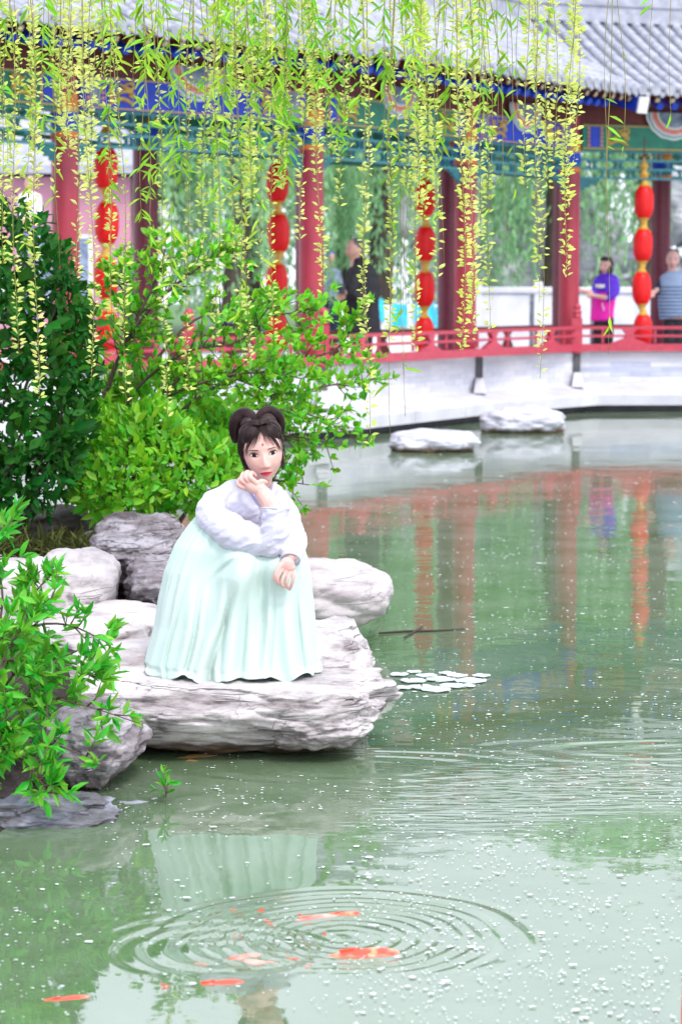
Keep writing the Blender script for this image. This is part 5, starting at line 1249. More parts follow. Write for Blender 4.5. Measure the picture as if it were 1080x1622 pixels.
b.build('flyaway_hair', hair_m, wm, smooth=True)
b = MB(); hell(-.038, -.01, .10, (.034, .034, .034)); hell(.034, -.015, .100, (.034, .034, .032)); link('hair_crown', rebase(displace(remesh(b, .004, 3, hair_m), hairfold), wm), wm)
def lock(pts, n, w, name='hair_lock', r=.0008, spread=1.0, nn=12):
    """many fine strands along one guide in head coordinates (x, z, offset above face)"""
    b = MB()
    for q in range(n):
        e = RND.gauss(0, 1)*w; g = RND.gauss(0, 1)*w*.5; c_ = RND.uniform(.72, 1.0)
        L_ = []
        for i, (x, f, z) in enumerate(pts):
            k = i/(len(pts)-1); L_.append(hp(x+e*(1+k*spread), f+g*.4+RND.uniform(-.0005, .0005), z+g*(1-k)*.7))
        sp = spline(L_, nn); m_ = max(4, int(nn*c_)); sp = sp[:m_]; b.tube(sp, [r*(1-.75*i/(m_-1)) for i in range(m_)], 4)
    return b.build(name, hair_m, wm, smooth=True)
ff = face_f
# curtain fringe, parted in the middle
for sx in (-1, 1):
    for q in range(9):
        u = q/8; x0 = sx*(.003+.010*u); x1 = sx*(.040+.026*u**.7); z1 = .030-.030*u
        if sx > 0: x1 -= .002
        lock([(x0, .072, .082), (x0*1.2+sx*.004, ff(x0*1.2, .066)+.006, .070), ((x0+x1)/2+sx*.006, ff((x0+x1)/2, .046)+.005, .046), (x1, ff(x1*.92, .020)+.003, z1), (x1+sx*.003, ff(x1*.90, .0)+.002, z1-.020)], 3 if u < .7 else 20, .0022, r=.0005)
for x0, x1, z1, n_ in ((-.004, -.014, .030, 5), (-.006, -.024, .018, 8), (-.008, -.033, .010, 10), (-.010, -.042, .004, 10), (.004, .012, .022, 6), (.006, .021, .012, 8), (.008, .031, .012, 8), (.010, .041, .004, 9)):
    lock([(x0, .074, .082), (x0*1.4, ff(x0*1.4, .066)+.007, .068), ((x0+x1)/2, ff((x0+x1)/2, .044)+.006, .046), (x1, ff(x1, z1+.012)+.004, z1+.012), (x1*1.05, ff(x1, z1)+.003, z1)], n_, .0020, name='fringe_wisp', r=.00042)
for sx, zb, n_ in ((-1, -.095, 60), (1, -.085, 46)):
    lock([(sx*.058, .050, .045), (sx*.0665, .040, .0), (sx*.067, .036, -.045), (sx*.0625 if sx < 0 else .066, .040, -.078), (sx*.056 if sx < 0 else .069, .044, zb)], n_, .0024)
    lock([(sx*.062, .036, .045), (sx*.0700, .026, .0), (sx*.071, .022, -.045), (sx*.067, .030, -.065)], 70, .003)
    # combed strands from the parting up and out
    for q in range(26):
        u = q/25; f0 = .068-.07*u; z0 = .098+.012*sin(u*pi)
        lock([(sx*.002, f0, z0), (sx*.024, f0-.004, z0+.004), (sx*.052, f0-.012, z0-.020), (sx*.072, f0*.5-.015, z0-.058), (sx*.077, f0*.3-.02, z0-.10)], 9, .0022, r=.0010, spread=.2)
# white ribbons behind the buns
b = MB()
for c, a in (((380, 653, .03), -.5), ((405, 655, .03), .3), ((373, 662, .03), -1.0)):
    p = P_(*c); b.loft([[p+Vector((-.012, .004, -.006)), p+Vector((.010, .002, -.010)), p+Vector((.014, -.002, .008)), p+Vector((-.008, 0, .013))], [p+Vector((-.012, .008, -.006)), p+Vector((.010, .006, -.010)), p+Vector((.014, .004, .008)), p+Vector((-.008, .005, .013))]])
b.build('hair_ribbon', white_p, wm, smooth=False)

# blouse: torso and both sleeves grown into one cloth, then creased
b = MB()
b.tube(spline([P_(411, 768, .035), P_(404, 783, .04), P_(392, 812, .035), P_(376, 842, .03), P_(366, 866, .03)], 14), list(np.interp(np.linspace(0, 4, 14), [0, 1, 2, 3, 4], [.050, .100, .136, .146, .140])), 26, .66, up=(0, 1, 0))
chain(b, [P_(372, 778, .03), P_(342, 800, .0), P_(340, 820, -.05), P_(366, 842, -.11), P_(402, 856, -.155), P_(430, 859, -.18)], [.045, .060, .066, .067, .060, .048], sub=18)
chain(b, [P_(430, 859, -.18), P_(437, 838, -.19), P_(438, 822, -.188)], [.056, .054, .052], sub=8)
b.tube([P_(437, 830, -.19), P_(438, 813, -.186), P_(438, 805, -.184)], [.052, .053, .052], 22)
chain(b, [P_(432, 783, .03), P_(446, 806, .0), P_(456, 832, -.06), P_(462, 856, -.12)], [.043, .051, .058, .056], sub=12)
b.tube(spline([P_(463, 852, -.13), P_(464, 868, -.17), P_(462, 879, -.20), P_(460.5, 886, -.215)], 8), [.054, .052, .048, .044, .041, .038, .036, .035], 22)
# lower flap falling on the lap
b.tube(spline([P_(432, 866, -.12), P_(448, 878, -.15), P_(457, 890, -.17)], 6), [.045, .04, .034, .028, .022, .016], 14, .5, up=(0, 1, 0))
bl = remesh(b, .0045, 4, blouse_m)
def creases(V, N):
    nz_ = lambda A, s: vnoise(A, s, 3)
    fr_ = np.clip(-N[:, 1]+.4, 0, 1)
    A = np.stack([V[:, 0]*6+V[:, 2]*6, V[:, 1]*4, V[:, 2]*17-V[:, 0]*10], -1)     # folds running down towards the elbow
    n1 = nz_(A, 2); n1 = 1-2*np.abs(n1); B = np.stack([V[:, 0]*22, V[:, 1]*14, V[:, 2]*30], -1); n2 = nz_(B, 6)
    return V+N*((n1-.45)*.0062+n2*.0012)[:, None]
link('blouse', rebase(displace(bl, creases), wm), wm)
# crossed collar and the little ribbon tie
b = MB()
for path in (([(388, 757, -.035), (389, 768, -.075), (400, 785, -.085), (413, 803, -.085), (418, 815, -.10)]), ([(435, 764, -.030), (434, 776, -.060), (427, 790, -.075), (418, 806, -.085), (412, 822, -.09)])):
    b.tube(spline([P_(*p) for p in path], 12), .0085, 10, .42, up=(0, 1, 0))
b.build('collar', blouse_m, wm, smooth=True)
b = MB(); b.tube(spline([P_(388, 760, -.050), P_(392, 772, -.083), P_(403, 786, -.092), P_(414, 801, -.093)], 10), .0035, 8); b.tube([P_(418, 813, -.246), P_(418.5, 818, -.248), P_(417.5, 823, -.248)], [.001, .0035, .0025], 6)
b.build('lavender_piping', lav_m, wm, smooth=True)
b = MB()
for c, r, d_ in (((438, 805.5, -.184), .0520, P_(438, 805, -.184)-P_(437, 830, -.19)), ((460.4, 886.5, -.216), .0350, P_(460.5, 886, -.215)-P_(463, 868, -.17))):
    c = P_(*c); d_ = d_.normalized(); u = d_.cross(Vector((0, 1, 0))).normalized(); v = d_.cross(u); b.tube([c+(u*cos(a)+v*sin(a))*r for a in np.linspace(0, 2*pi, 33)], .0032, 8)
b.build('cuff', blouse_m, wm, smooth=True)

# skirt: gathered at the chest, draped over both knees to the rock
LV = [0, .07, .18, .32, .47, .62, .78, .90, 1.0]
LL = [(322, 806), (299, 832), (278, 862), (262, 902), (252, 945), (245, 988), (236, 1022), (230, 1044), (236, 1058)]
LR = [(478, 862), (484, 874), (489, 890), (492, 910), (494, 940), (497, 972), (500, 1010), (502, 1040), (501, 1058)]
FD = [.10, .13, .165, .185, .20, .215, .235, .25, .262]; BD = [.10, .13, .16, .19, .21, .22, .23, .24, .25]
nv, nt = 120, 420
def skirt_pts():
    v = np.linspace(0, 1, nv); lx, ly = np.interp(v, LV, [p[0] for p in LL]), np.interp(v, LV, [p[1] for p in LL]); rx, ry = np.interp(v, LV, [p[0] for p in LR]), np.interp(v, LV, [p[1] for p in LR])
    fd, bd = np.interp(v, LV, FD), np.interp(v, LV, BD)
    th = np.linspace(0, 2*pi, nt, endpoint=False); out = []
    for i in range(nv):
        A, C = P_(lx[i], ly[i], .02), P_(rx[i], ry[i], -.02); c = (A+C)/2; hv = (C-A)/2
        ct, st = np.cos(th), np.sin(th)
        u = np.sign(ct)*np.abs(ct)**.80; w = np.sign(st)*np.abs(st)**.80; vi = v[i]
        front = np.clip(-st, 0, 1)
        g = lambda a, s: np.exp(-(a/s)**2)
        D = np.where(st < 0, fd[i], bd[i])*w
        # knees pushing out, a hollow between them and a hollow lap to the left
        D -= front*(.075*g(u-.62, .24)*g(vi-.20, .18)+.070*g(u-.06, .22)*g(vi-.27, .19))
        D += front*.045*g(u+.40-.1*vi, .20)*g(vi-.32, .20)+front*.030*g(u-.35, .09)*smoothstep(.15, .4, vi)*smoothstep(1.0, .6, vi)
        # long falls from the knees
        amp = smoothstep(.22, .75, vi)
        for (u0, u1, a, s) in ((.12, -.04, .034, .12), (.64, .74, .030, .10), (.02, -.36, .038, .10), (-.46, -.58, .020, .07), (-.72, -.80, .018, .06), (.46, .42, .012, .05), (.86, .90, .016, .05), (-.20, -.12, .014, .05), (-.34, -.44, .012, .04)):
            uc = u0+(u1-u0)*vi**1.2+.02*sin(vi*7+u0*9); D -= front**.5*a*1.25*amp*g(u-uc, s*.85)
            D += front**.5*a*.95*amp*g(u-uc-s*1.15, s*.40)
        # fine gathers under the chest band, fading downwards
        fg = (1-smoothstep(.10, .75, vi))*.65+.05; ph_ = th*38+3*np.sin(th*5+1)+vi*2.2*np.sin(th*9)
        gath = np.sin(ph_)*.0048*fg*(.35+.65*smoothstep(.55, -.1, u))
        gath += np.sin(th*11+3.1*np.sin(th*3+.7)+vi*1.5)*.0030*smoothstep(.15, .6, vi)*(1+1.0*np.sin(th*5+2))
        # crossing creases in the lap
        q = (u+.22)*1.0+(vi-.26)*1.5; D += front*.014*np.sin(q*26)*g(q, .13)*g(vi-.22, .12)*g(u+.12, .3)
        zz = np.zeros(nt)
        if vi > .9: zz = (.010*np.sin(th*9+1)+.006*np.sin(th*15))*((vi-.9)/.1)
        nx_, ny_ = ct, st
        X = c.x+hv.x*u+gath*nx_; Y = c.y+hv.y*u+D+gath*ny_; Z = c.z+hv.z*u+zz+.0*D
        # flare of the hem
        fl = smoothstep(.93, 1, vi)*.016; X = X+fl*nx_*(1+.6*np.sin(th*9+1)); Y = Y+fl*ny_*(1+.6*np.sin(th*9+1))
        out.append(np.stack([X, Y, Z], -1))
    return np.array(out)
SV = skirt_pts(); idx = np.arange(nv*nt).reshape(nv, nt); nx2 = np.roll(idx, -1, 1)
Fc = np.stack([idx[:-1], idx[1:], nx2[1:], nx2[:-1]], -1).reshape(-1, 4)
sk = link('skirt', np_mesh('skirt', SV.reshape(-1, 3)-np.array(WL[wm.name]), Fc, skirt_m, True), wm)
md = sk.modifiers.new('thickness', 'SOLIDIFY'); md.thickness = .003; md.offset = -1
b = MB()                       # pale ties hanging from the chest band
for pts in ([(410, 872, -.24), (405, 890, -.255), (398, 915, -.262), (392, 942, -.262)],):
    pass

# ------------------------------------------------------------ visitors in the gallery
def cloth(m, spec, voxel, parent, name, fn=None, it=4, f=.0):
    b = MB(); fn_ = spec(b); me = remesh(b, voxel, it, m)
    if f: me = displace(me, lambda V, N: V+N*((1-2*np.abs(vnoise(V*np.array([5, 5, 9.]), 4, 3))-.45)*f)[:, None])
    return link(name, rebase(me, parent), parent)
black_cloth = mat('black_cloth', (.012, .012, .016), (.02, .02, .026), rough=.85, scale=12)
navy_cloth = mat('navy_cloth', (.010, .018, .04), (.015, .025, .06), rough=.8)
magenta = mat('magenta_cloth', (.80, .01, .42), (.75, .01, .36), rough=.6); violet = mat('violet_cloth', (.10, .02, .62), (.08, .015, .5), rough=.6)
def stripes():
    m = mat('striped_knit', (.22, .30, .42), rough=.8); t = m.node_tree; bs = t.nodes['Principled BSDF']
    g = t.nodes.new('ShaderNodeNewGeometry'); s = t.nodes.new('ShaderNodeSeparateXYZ'); t.links.new(g.outputs['Position'], s.inputs[0])
    a = t.nodes.new('ShaderNodeMath'); a.operation = 'MULTIPLY'; a.inputs[1].default_value = 1/.052; t.links.new(s.outputs['Z'], a.inputs[0])
    f = t.nodes.new('ShaderNodeMath'); f.operation = 'FRACT'; t.links.new(a.outputs[0], f.inputs[0])
    l = t.nodes.new('ShaderNodeMath'); l.operation = 'LESS_THAN'; l.inputs[1].default_value = .42; t.links.new(f.outputs[0], l.inputs[0])
    l2 = t.nodes.new('ShaderNodeMath'); l2.operation = 'LESS_THAN'; l2.inputs[1].default_value = 1.72-2/F*34.9; t.links.new(s.outputs['Z'], l2.inputs[0])
    mu = t.nodes.new('ShaderNodeMath'); mu.operation = 'MULTIPLY'; t.links.new(l.outputs[0], mu.inputs[0]); t.links.new(l2.outputs[0], mu.inputs[1])
    mx = t.nodes.new('ShaderNodeMix'); mx.data_type = 'RGBA'; mx.inputs[6].default_value = (.24, .33, .48, 1); mx.inputs[7].default_value = (.03, .06, .13, 1); t.links.new(mu.outputs[0], mx.inputs[0]); t.links.new(mx.outputs[2], bs.inputs['Base Color']); return m
stripe_m = stripes()
def visitor(label, Y, head, hs, yaw, roll, skin_, arms, clothes, hair, name='person', hair_mat=hair_b, feet=None, lips=lip_pale, trousers=black_cloth, detail=False):
    """all shapes given as (pixel x, pixel y, metres nearer) at distance Y"""
    s = Y/F; Q = lambda x, y, d=0.: W(x, y, Y+d); zf = ZF*K
    g = Q(feet[0][0], 500); t = thing(name, label, 'person', (g.x, g.y, zf))
    h = Head(Q(*head), roll=radians(roll), yaw=radians(yaw), scale=hs); b = MB(); h.mesh_into(b)
    cx = head[0]; b.tube([h.p(0, -.01, -.07), h.p(0, -.015, -.15), h.p(0, -.02, -.2)], [.052*hs, .050*hs, .07*hs], 14)
    tx, ty0, ty1, tw = clothes['torso']; b.tube([Q(tx, ty0+2), Q(tx, (ty0+ty1)/2), Q(tx, ty1)], [tw*s*.35, tw*s*.5, tw*s*.5], 14, .7, up=(0, 1, 0))
    for a in arms:
        pts = [Q(*p) for p in a['pts']]; chain(b, pts[:2], [.034*hs, .034*hs]); chain(b, pts[1:], [.034*hs, .026*hs]); w = pts[2]; d = (pts[2]-pts[1]).normalized()
        ellipsoid(b, w+d*.045*hs, (.035*hs, .035*hs, .035*hs)); u = d.cross(Vector((0, 1, 0))).normalized()
        for q in range(4): chain(b, [w+d*.05*hs+u*(q-1.5)*.016*hs, w+d*(.09-.004*abs(q-1.2))*hs+u*(q-1.5)*.017*hs, w+d*(.115-.006*abs(q-1.2))*hs+u*(q-1.5)*.014*hs-Vector((0, 0, .02*hs))], [.0095*hs, .0085*hs, .0075*hs], n=8)
        chain(b, [w+d*.03*hs+u*.03*hs, w+d*.075*hs+u*.045*hs], [.011*hs, .008*hs], n=8)
    legs = []
    for fx, ky in feet:
        hip = Q(tx+(fx-tx)*.6, ty1); ft = Vector((Q(fx, 500).x, g.y, zf+.05)); kn = hip.lerp(ft, .5)+Vector((0, -.03, 0)); legs.append((hip, kn, ft)); chain(b, [hip, kn], [.085, .06]); chain(b, [kn, ft], [.06, .042]); chain(b, [ft, ft+Vector((0, -.12, -.02))], [.04, .03])
    link('body', rebase(remesh(b, .009, 2, skin_), t), t); h.features(t, lips, detail=detail)
    def tr(b):
        for hip, kn, ft in legs: chain(b, [hip+Vector((0, 0, .05)), kn, ft+Vector((0, 0, .04))], [.105, .085, .07], sub=8)
    cloth(trousers, tr, .014, t, 'trousers', f=.004)
    for k_, (hip, kn, ft) in enumerate(legs):
        b = MB(); c = ft+Vector((0, -.05, -.015)); ellipsoid(b, c, (.048, .12, .045)); b.build('shoe', hair_b, t, smooth=True)
    for nm, m_, spec in clothes['pieces']: cloth(m_, lambda b, sp=spec: sp(b, Q, h), .012, t, nm, f=.005)
    b = MB(); hair(b, h); link('hair', rebase(displace(remesh(b, .010, 2, hair_mat), lambda V, N: V+N*(np.sin(V[:, 0]*160)*.003)[:, None]), t), t)
    return t, Q, h
def hel(b, h, x, f, z, r): ellipsoid(b, h.p(x, f, z), [q*h.s for q in r], h.M.to_3x3().normalized(), 20, 14)
# man in black, in profile to the left
def man_coat(b, Q, h):
    b.tube(spline([Q(573, 416), Q(573, 430), Q(572, 465), Q(574, 500), Q(575, 530)], 12), list(np.interp(np.linspace(0, 4, 12), range(5), [.09, .19, .215, .21, .225])), 22, .7, up=(0, 1, 0))
    chain(b, [Q(566, 430, -.10), Q(556, 455, -.20), Q(550, 464, -.20)], [.085, .075, .055], sub=8); chain(b, [Q(586, 432, .05), Q(594, 465, .0), Q(578, 478, -.12), Q(560, 466, -.2)], [.085, .075, .068, .05], sub=10)
    b.tube([Q(567, 408), Q(570, 418)], [.075, .10], 14)
t, Q, h = visitor('older man in black coat standing side on behind the railing', 29.6, (562, 394), 1.16, -68, 4, skin2,
    [dict(pts=[(566, 430, -.12), (557, 456, -.2), (549, 462, -.2)]), dict(pts=[(586, 432, .05), (575, 474, -.1), (552, 465, -.2)])],
    dict(torso=(573, 420, 530, 42), pieces=[('coat', black_cloth, man_coat)]),
    lambda b, h: (hel(b, h, 0, -.014, .030, (.078, .088, .086)), hel(b, h, 0, -.05, -.01, (.066, .05, .06))), hair_mat=hair_g, feet=[(566, 0), (580, 0)])
b = MB(); b.box(tuple(Q(541, 458, -.24)), (.07, .10, .12), .3, ch=.01); b.tube([Q(539, 458, -.29), Q(537, 458, -.33)], .03, 12); b.build('hand_camera', black_p, None); 
bpy.data.objects['hand_camera']['label'] = 'small black camera held by the man in black'; bpy.data.objects['hand_camera']['category'] = 'camera'
# girl in magenta jacket
def girl_body(b, Q, h):
    b.tube(spline([Q(957, 463), Q(955, 480), Q(953, 497), Q(953, 508)], 9), [.165, .17, .17, .165, .165, .165, .165, .17, .165], 22, .72, up=(0, 1, 0))
def girl_top(b, Q, h):
    b.tube(spline([Q(960, 433), Q(960, 440), Q(959, 452), Q(958, 464)], 9), [.07, .10, .15, .165, .17, .172, .173, .174, .172], 22, .72, up=(0, 1, 0))
    chain(b, [Q(971, 446, .0), Q(973, 462, -.05), Q(962, 472, -.12)], [.078, .070, .055], sub=8); chain(b, [Q(947, 448, -.04), Q(943, 458, -.12), Q(940, 464, -.16)], [.07, .06, .05], sub=6)
t, Q, h = visitor('girl in magenta and violet jacket with black bob, arms held forward', 34.4, (959, 420), 1.12, -32, 4, skin,
    [dict(pts=[(947, 448, -.04), (940, 464, -.16), (922, 461, -.22)]), dict(pts=[(972, 446, 0), (962, 472, -.12), (940, 468, -.25)])],
    dict(torso=(957, 438, 510, 28), pieces=[('jacket_body', magenta, girl_body), ('jacket_yoke', violet, girl_top)]),
    lambda b, h: (hel(b, h, 0, -.022, .018, (.088, .092, .096)), hel(b, h, -.055, -.02, -.05, (.030, .06, .08)), hel(b, h, .060, -.01, -.05, (.030, .065, .082)), hel(b, h, 0, -.06, -.06, (.07, .045, .07)), hel(b, h, 0, .035, .070, (.062, .062, .042))), feet=[(946, 0), (962, 0)])
b = MB(); b.tube([Q(942, 453, -.20), Q(949, 453.5, -.215), Q(957, 453, -.20)], .026, 8, .3, up=(0, 1, 0)); b.build('chest_stripe', white_p, t, smooth=True)
b = MB(); b.tube([Q(953, 480, -.145), Q(956, 492, -.145)], .008, 6); b.build('pocket_zip', white_p, t)
# woman in striped sweater
def knit(b, Q, h):
    b.tube(spline([Q(1068, 429), Q(1068, 440), Q(1066, 462), Q(1066, 485), Q(1068, 503)], 11), [.10, .15, .20, .215, .22, .225, .225, .225, .225, .225, .22], 24, .72, up=(0, 1, 0))
    chain(b, [Q(1088, 444, 0), Q(1098, 465, -.05), Q(1094, 485, -.1)], [.085, .075, .05], sub=8)
def knit_sleeve(b, Q, h): chain(b, [Q(1049, 446, .02), Q(1042, 458, -.02), Q(1040, 463, -.05)], [.068, .058, .048], sub=6)
t, Q, h = visitor('smiling woman in blue striped sweater at right edge behind railing', 34.9, (1065, 410), 1.22, -8, 2, skin,
    [dict(pts=[(1049, 446, .02), (1042, 458, -.02), (1036, 462, -.12)]), dict(pts=[(1088, 444, 0), (1098, 465, -.05), (1094, 485, -.1)])],
    dict(torso=(1067, 434, 505, 40), pieces=[('sweater', stripe_m, knit), ('navy_sleeve', navy_cloth, knit_sleeve)]),
    lambda b, h: (hel(b, h, 0, -.028, .022, (.083, .092, .098)), hel(b, h, .03, -.085, -.05, (.04, .04, .05))), feet=[(1058, 0), (1076, 0)])
# faint strollers beyond the gallery
def stroller(label, Y, px, py, hs, topm, legm, cap=None, hm_=hair_b):
    def coat(b, Q, h):
        b.tube(spline([Q(px, py+16), Q(px, py+24), Q(px+1, py+45), Q(px+1, py+62)], 8), [.08, .15, .19, .2, .2, .2, .2, .2], 18, .7, up=(0, 1, 0))
        for e in (-1, 1): chain(b, [Q(px+e*11, py+27), Q(px+e*15, py+44), Q(px+e*12, py+55, -.08)], [.07, .06, .05], sub=6)
    return visitor(label, Y, (px, py), hs, 20, 0, skin2, [dict(pts=[(px-11, py+27, 0), (px-15, py+44, 0), (px-12, py+58, -.1)]), dict(pts=[(px+11, py+27, 0), (px+15, py+44, 0), (px+12, py+58, -.1)])],
        dict(torso=(px, py+22, py+64, 20), pieces=[('coat', topm, coat)]), (lambda b, h: hel(b, h, 0, -.02, .025, (.085, .095, .10))), hair_mat=cap or hm_, feet=[(px-5, 0), (px+6, 0)], trousers=legm)
stroller('blurred stroller in blue cap beyond the railing left of the man in black', 46.0, 524, 408, .95, greyblue_p, navy_cloth, cap=blue_dot)
stroller('blurred stroller in lilac seen between leftmost column and lanterns', 38.5, 205, 398, 1.1, lilac, navy_cloth)
stroller('blurred stroller in white shirt before the pink wall at far left', 40.0, 48, 288, 1.1, white_p, lilac)
# ============================================================ small things on and in the water
petal = mat('floating_petal', (.62, .66, .66), (.50, .56, .50), rough=.7, scale=30, var=.12)
fluff_n = 3400; P = []; S = []
Rf = np.random.RandomState(4)
k_ = 0
while k_ < fluff_n:
    px = Rf.uniform(-20, 1100); py = 655+(1622-655)*Rf.rand()**.8; p = WZ(px, py, 0.004)
    if p.x < float(bank_edge(p.y))+.02: continue
    d = float(noise.noise(Vector((p.x*1.5, p.y*1.1, 3)))*1.3+noise.noise(Vector((p.x*4, p.y*7, 9)))*1.1)
    dens = .42+d*.9+(.25 if px > 560 else -.16)
    if py < 760: dens -= .35
    if Rf.rand() > dens: continue
    P.append(p); S.append((min(.011, .0020*exp(abs(Rf.normal())*.60)))*(.45+.12*p.y)); k_ += 1
V = []; Fc = []
for p, s in zip(P, S):
    a0 = Rf.uniform(0, 6); e = Rf.uniform(.5, 1.0); n0 = len(V); b_ = [p.x, p.y, .003+.0015*Rf.rand()]
    for q in range(6):
        a = a0+q*pi/3; r = s*Rf.uniform(.7, 1.15); V.append((b_[0]+cos(a)*r, b_[1]+sin(a)*r*e, b_[2]+(.0012 if q % 2 else 0)))
    V.append((b_[0], b_[1], b_[2]+.0018))
    for q in range(6): Fc.append((n0+q, n0+(q+1) % 6, n0+6))
o = link('floating_petals', np_mesh('floating_petals', np.array(V), np.array(Fc), petal, True)); tag(o, 'white willow fluff and petals speckling the pond surface', 'petals', kind='stuff')
# lily pads
pad = mat('lily_pad', (.60, .66, .66), (.40, .52, .46), rough=.22, scale=9, spec=.7, bump=.002)
PADS = [(632, 1068, 15), (655, 1078, 20), (676, 1070, 17), (698, 1076, 22), (724, 1070, 16), (745, 1078, 24), (762, 1070, 14), (668, 1088, 19), (690, 1092, 22), (716, 1086, 20), (640, 1089, 14), (656, 1064, 12), (708, 1066, 13), (738, 1086, 14), (600, 1083, 18)]
WHERE = ['at the upper left of the cluster', 'in the left part of the cluster', 'upper middle left of the cluster', 'large one in the middle', 'upper middle right of the cluster', 'largest, at the right end', 'small one at the far right tip', 'lower left of the middle', 'large one at the lower edge', 'lower right of the middle', 'small one at the lower left', 'tiny one at the top left', 'tiny one at the top middle', 'small one under the largest pad', 'lone pad nearest the rock, apart from the cluster']
for (px, py, r), wh in zip(PADS, WHERE):
    p = WZ(px, py, .006); R_ = r*.0029; b = MB(); a0 = RND.uniform(0, 6); n = 22; top = []
    for q in range(n+1):
        a = a0+.12+(2*pi-.24)*q/n; top.append((p.x+cos(a)*R_*(1+.03*sin(a*5)), p.y+sin(a)*R_*(1+.03*cos(a*4)), .006+.0035*abs(sin(a*2.5+a0))))
    c = (p.x, p.y, .0035); v = [c]+top+[(c[0], c[1], .001)]+[(x, y, z-.002) for x, y, z in top]
    m_ = n+2; fs = [(0, i+1, i+2) for i in range(n)]+[(m_, m_+i+2, m_+i+1) for i in range(n)]+[(i+1, m_+i+1, m_+i+2, i+2) for i in range(n)]+[(0, m_, m_+1, 1), (0, n+1, m_+n+1, m_)]
    b.add(v, fs); o = b.build('lily_pad', pad, None, smooth=False); tag(o, 'pale shiny lily pad '+wh, 'lily pad', 'lily pads floating right of the rocks')
dkw = mat('dark_twig', (.05, .035, .02), rough=.8)
for pts, lab in (([(600, 1003), (640, 1000), (690, 999), (735, 996)], 'long thin dark twig floating right of the smooth boulder'), ([(640, 1010), (655, 1001), (668, 993)], 'short pale twig crossing the floating twig')):
    b = MB(); b.tube([WZ(x, y, .006) for x, y in pts], [.004, .006, .005, .003][:len(pts)], 6); o = b.build('twig', dkw, None, smooth=True); tag(o, lab, 'twig')
# koi just under the surface
koi_r = mat('koi_red', (.85, .07, .04), (.88, .30, .16), rough=.35, scale=22, lo=.5, hi=.6); koi_w = mat('koi_pink', (.85, .16, .13), (.85, .34, .28), rough=.35, scale=16, lo=.4, hi=.6)
def koi(px, py, L_, ang, m, label):
    dp_ = .019 if px < 150 else .0145
    c = WZ(px, py, -.012); t = thing('koi', label, 'fish', (c.x, c.y, -.018), 'koi in the pond'); ca, sa = cos(ang), sin(ang)
    def T(u, v, z): bend = .05*L_*sin(u/L_*3.2+.6); v = v+bend; return (c.x+u*ca-v*sa, c.y+u*sa+v*ca, -dp_+z)
    b = MB(); rings = []
    for i in range(15):
        f_ = i/14; r = L_*.13*(sin(pi*f_**.62)**.8)*(1-.35*f_)+.002; u = (.5-f_)*L_*.82; rings.append([T(u, cos(2*pi*j/12)*r*.8, sin(2*pi*j/12)*r*.75) for j in range(12)])
    b.loft(rings); b.build('body', m, t, smooth=True)
    b = MB(); u0 = -.36*L_; b.loft([[T(u0, 0, .012), T(u0, 0, -.012), T(u0, .006, 0)], [T(u0-.18*L_, .07*L_, .018), T(u0-.18*L_, .06*L_, -.012), T(u0-.18*L_, .075*L_, 0)]])
    b.loft([[T(u0, 0, .012), T(u0, -.006, 0), T(u0, 0, -.012)], [T(u0-.17*L_, -.08*L_, .018), T(u0-.17*L_, -.09*L_, 0), T(u0-.17*L_, -.07*L_, -.012)]]); b.build('tail_fin', m, t)
    for s_ in (-1, 1):
        b = MB(); b.loft([[T(.20*L_, s_*.07*L_, 0), T(.14*L_, s_*.07*L_, 0), T(.17*L_, s_*.07*L_, .006)], [T(.08*L_, s_*.20*L_, -.004), T(.02*L_, s_*.17*L_, -.004), T(.05*L_, s_*.18*L_, .003)]]); b.build('side_fin', m, t)
    b = MB(); b.loft([[T(.12*L_, 0, .05*L_), T(-.10*L_, 0, .05*L_), T(0, .004, .05*L_)], [T(.02*L_, 0, .10*L_), T(-.12*L_, 0, .085*L_), T(-.05*L_, .002, .09*L_)]]); b.build('back_fin', m, t)
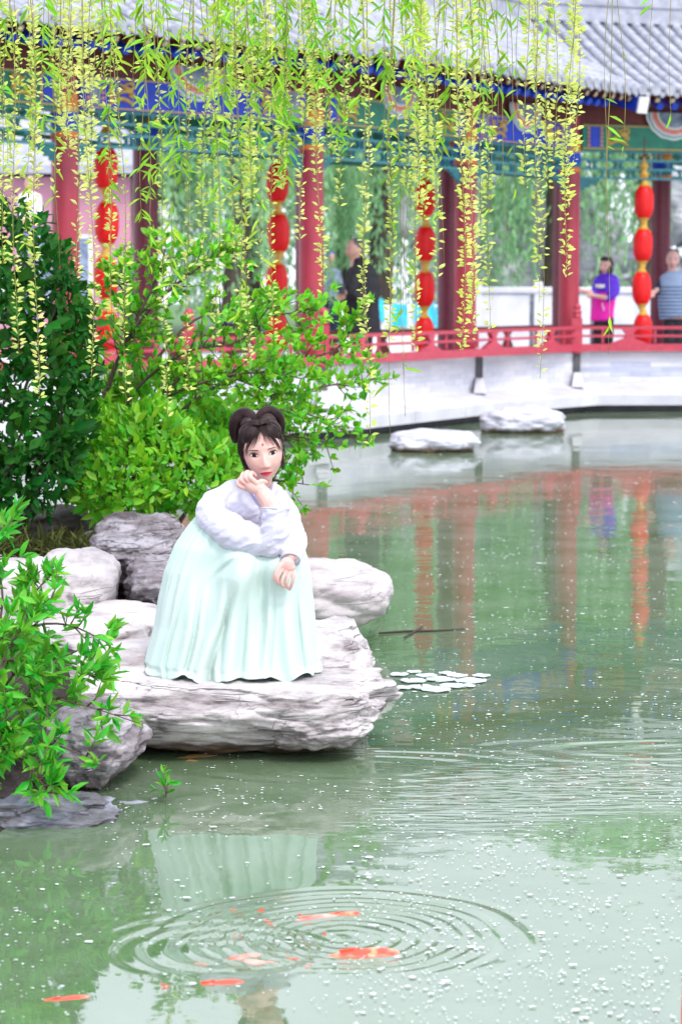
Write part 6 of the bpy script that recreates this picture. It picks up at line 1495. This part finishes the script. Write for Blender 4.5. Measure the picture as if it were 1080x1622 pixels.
KOI = [(368, 1447, .12, 2.9, koi_r, 'small bright red koi at the upper left of the ripples'), (382, 1478, .11, 1.4, koi_w, 'pale orange koi seen head on under the mint reflection'),
       (490, 1462, .17, .25, koi_w, 'pink and red koi swimming in the upper middle of the ripples'), (535, 1455, .15, .1, koi_r, 'red koi swimming ahead of the pink one near the top rings'), (560, 1520, .24, .03, koi_r, 'longest red koi lying crosswise in the lower middle of the rings'),
       (375, 1526, .16, .5, koi_w, 'rosy koi left of the rings, nose to nose with another'), (428, 1532, .15, 2.7, koi_w, 'rosy koi in the left rings, right of its twin'), (335, 1566, .17, .1, koi_r, 'dull red koi below the left side of the rings'),
       (90, 1592, .19, .25, koi_r, 'orange koi in the green water at lower left corner'), (40, 1566, .12, 3.0, koi_r, 'faint orange koi above the one in the lower left corner'), (545, 1484, .08, .2, koi_r, 'tiny red koi in the centre of the rings')]
for a in KOI: koi(a[0], a[1], a[2]*1.35, *a[3:])
# submerged brown shelf in front of the slab
o = rock('submerged_rock', 'brown rock shelf under shallow water before the slab', (WZ(300, 1245, -.10).x, WZ(300, 1245, -.10).y, -.118), (.38, .22, .11), 201, mat('brown_silt', (.42, .22, .06), (.28, .15, .05), rough=.9, scale=6), power=2.4, rough=.1, sub=4)
# red pole at the right corner
b = MB(); p = WZ(1086, 1640, 0); b.tube([(p.x, p.y, -.3), (p.x-.002, p.y, .06), (p.x+.012, p.y+.01, .42)], .010, 12); o = b.build('red_stake', lantern_red, None, smooth=True); tag(o, 'thin bright red stake rising from the water, lower right corner', 'stake')
# dark blue bag on the bench rail seen through the shrub
bg_ = thing('backpack', 'dark blue rounded backpack left on the far bench behind the shrub', 'bag', tuple(W(370, 515, 30.2)))
b = MB(); c = W(370, 499, 30.2); rings = []
for i, (r, z) in enumerate(((.10, -.13), (.135, -.10), (.14, 0), (.13, .07), (.09, .12), (.03, .14))): rings.append([(c.x+cos(a)*r, c.y+sin(a)*r*.6, c.z+z) for a in np.linspace(0, 2*pi, 16, endpoint=False)])
b.loft(rings); b.build('bag_body', navy_cloth, bg_, smooth=True)
b = MB(); b.box((c.x, c.y-.09, c.z-.05), (.16, .05, .11), ch=.015); b.build('pocket', greyblue_p, bg_); b = MB(); b.tube([(c.x-.04, c.y, c.z+.13), (c.x, c.y, c.z+.19), (c.x+.04, c.y, c.z+.13)], .01, 8); b.build('handle', navy_cloth, bg_, smooth=True)
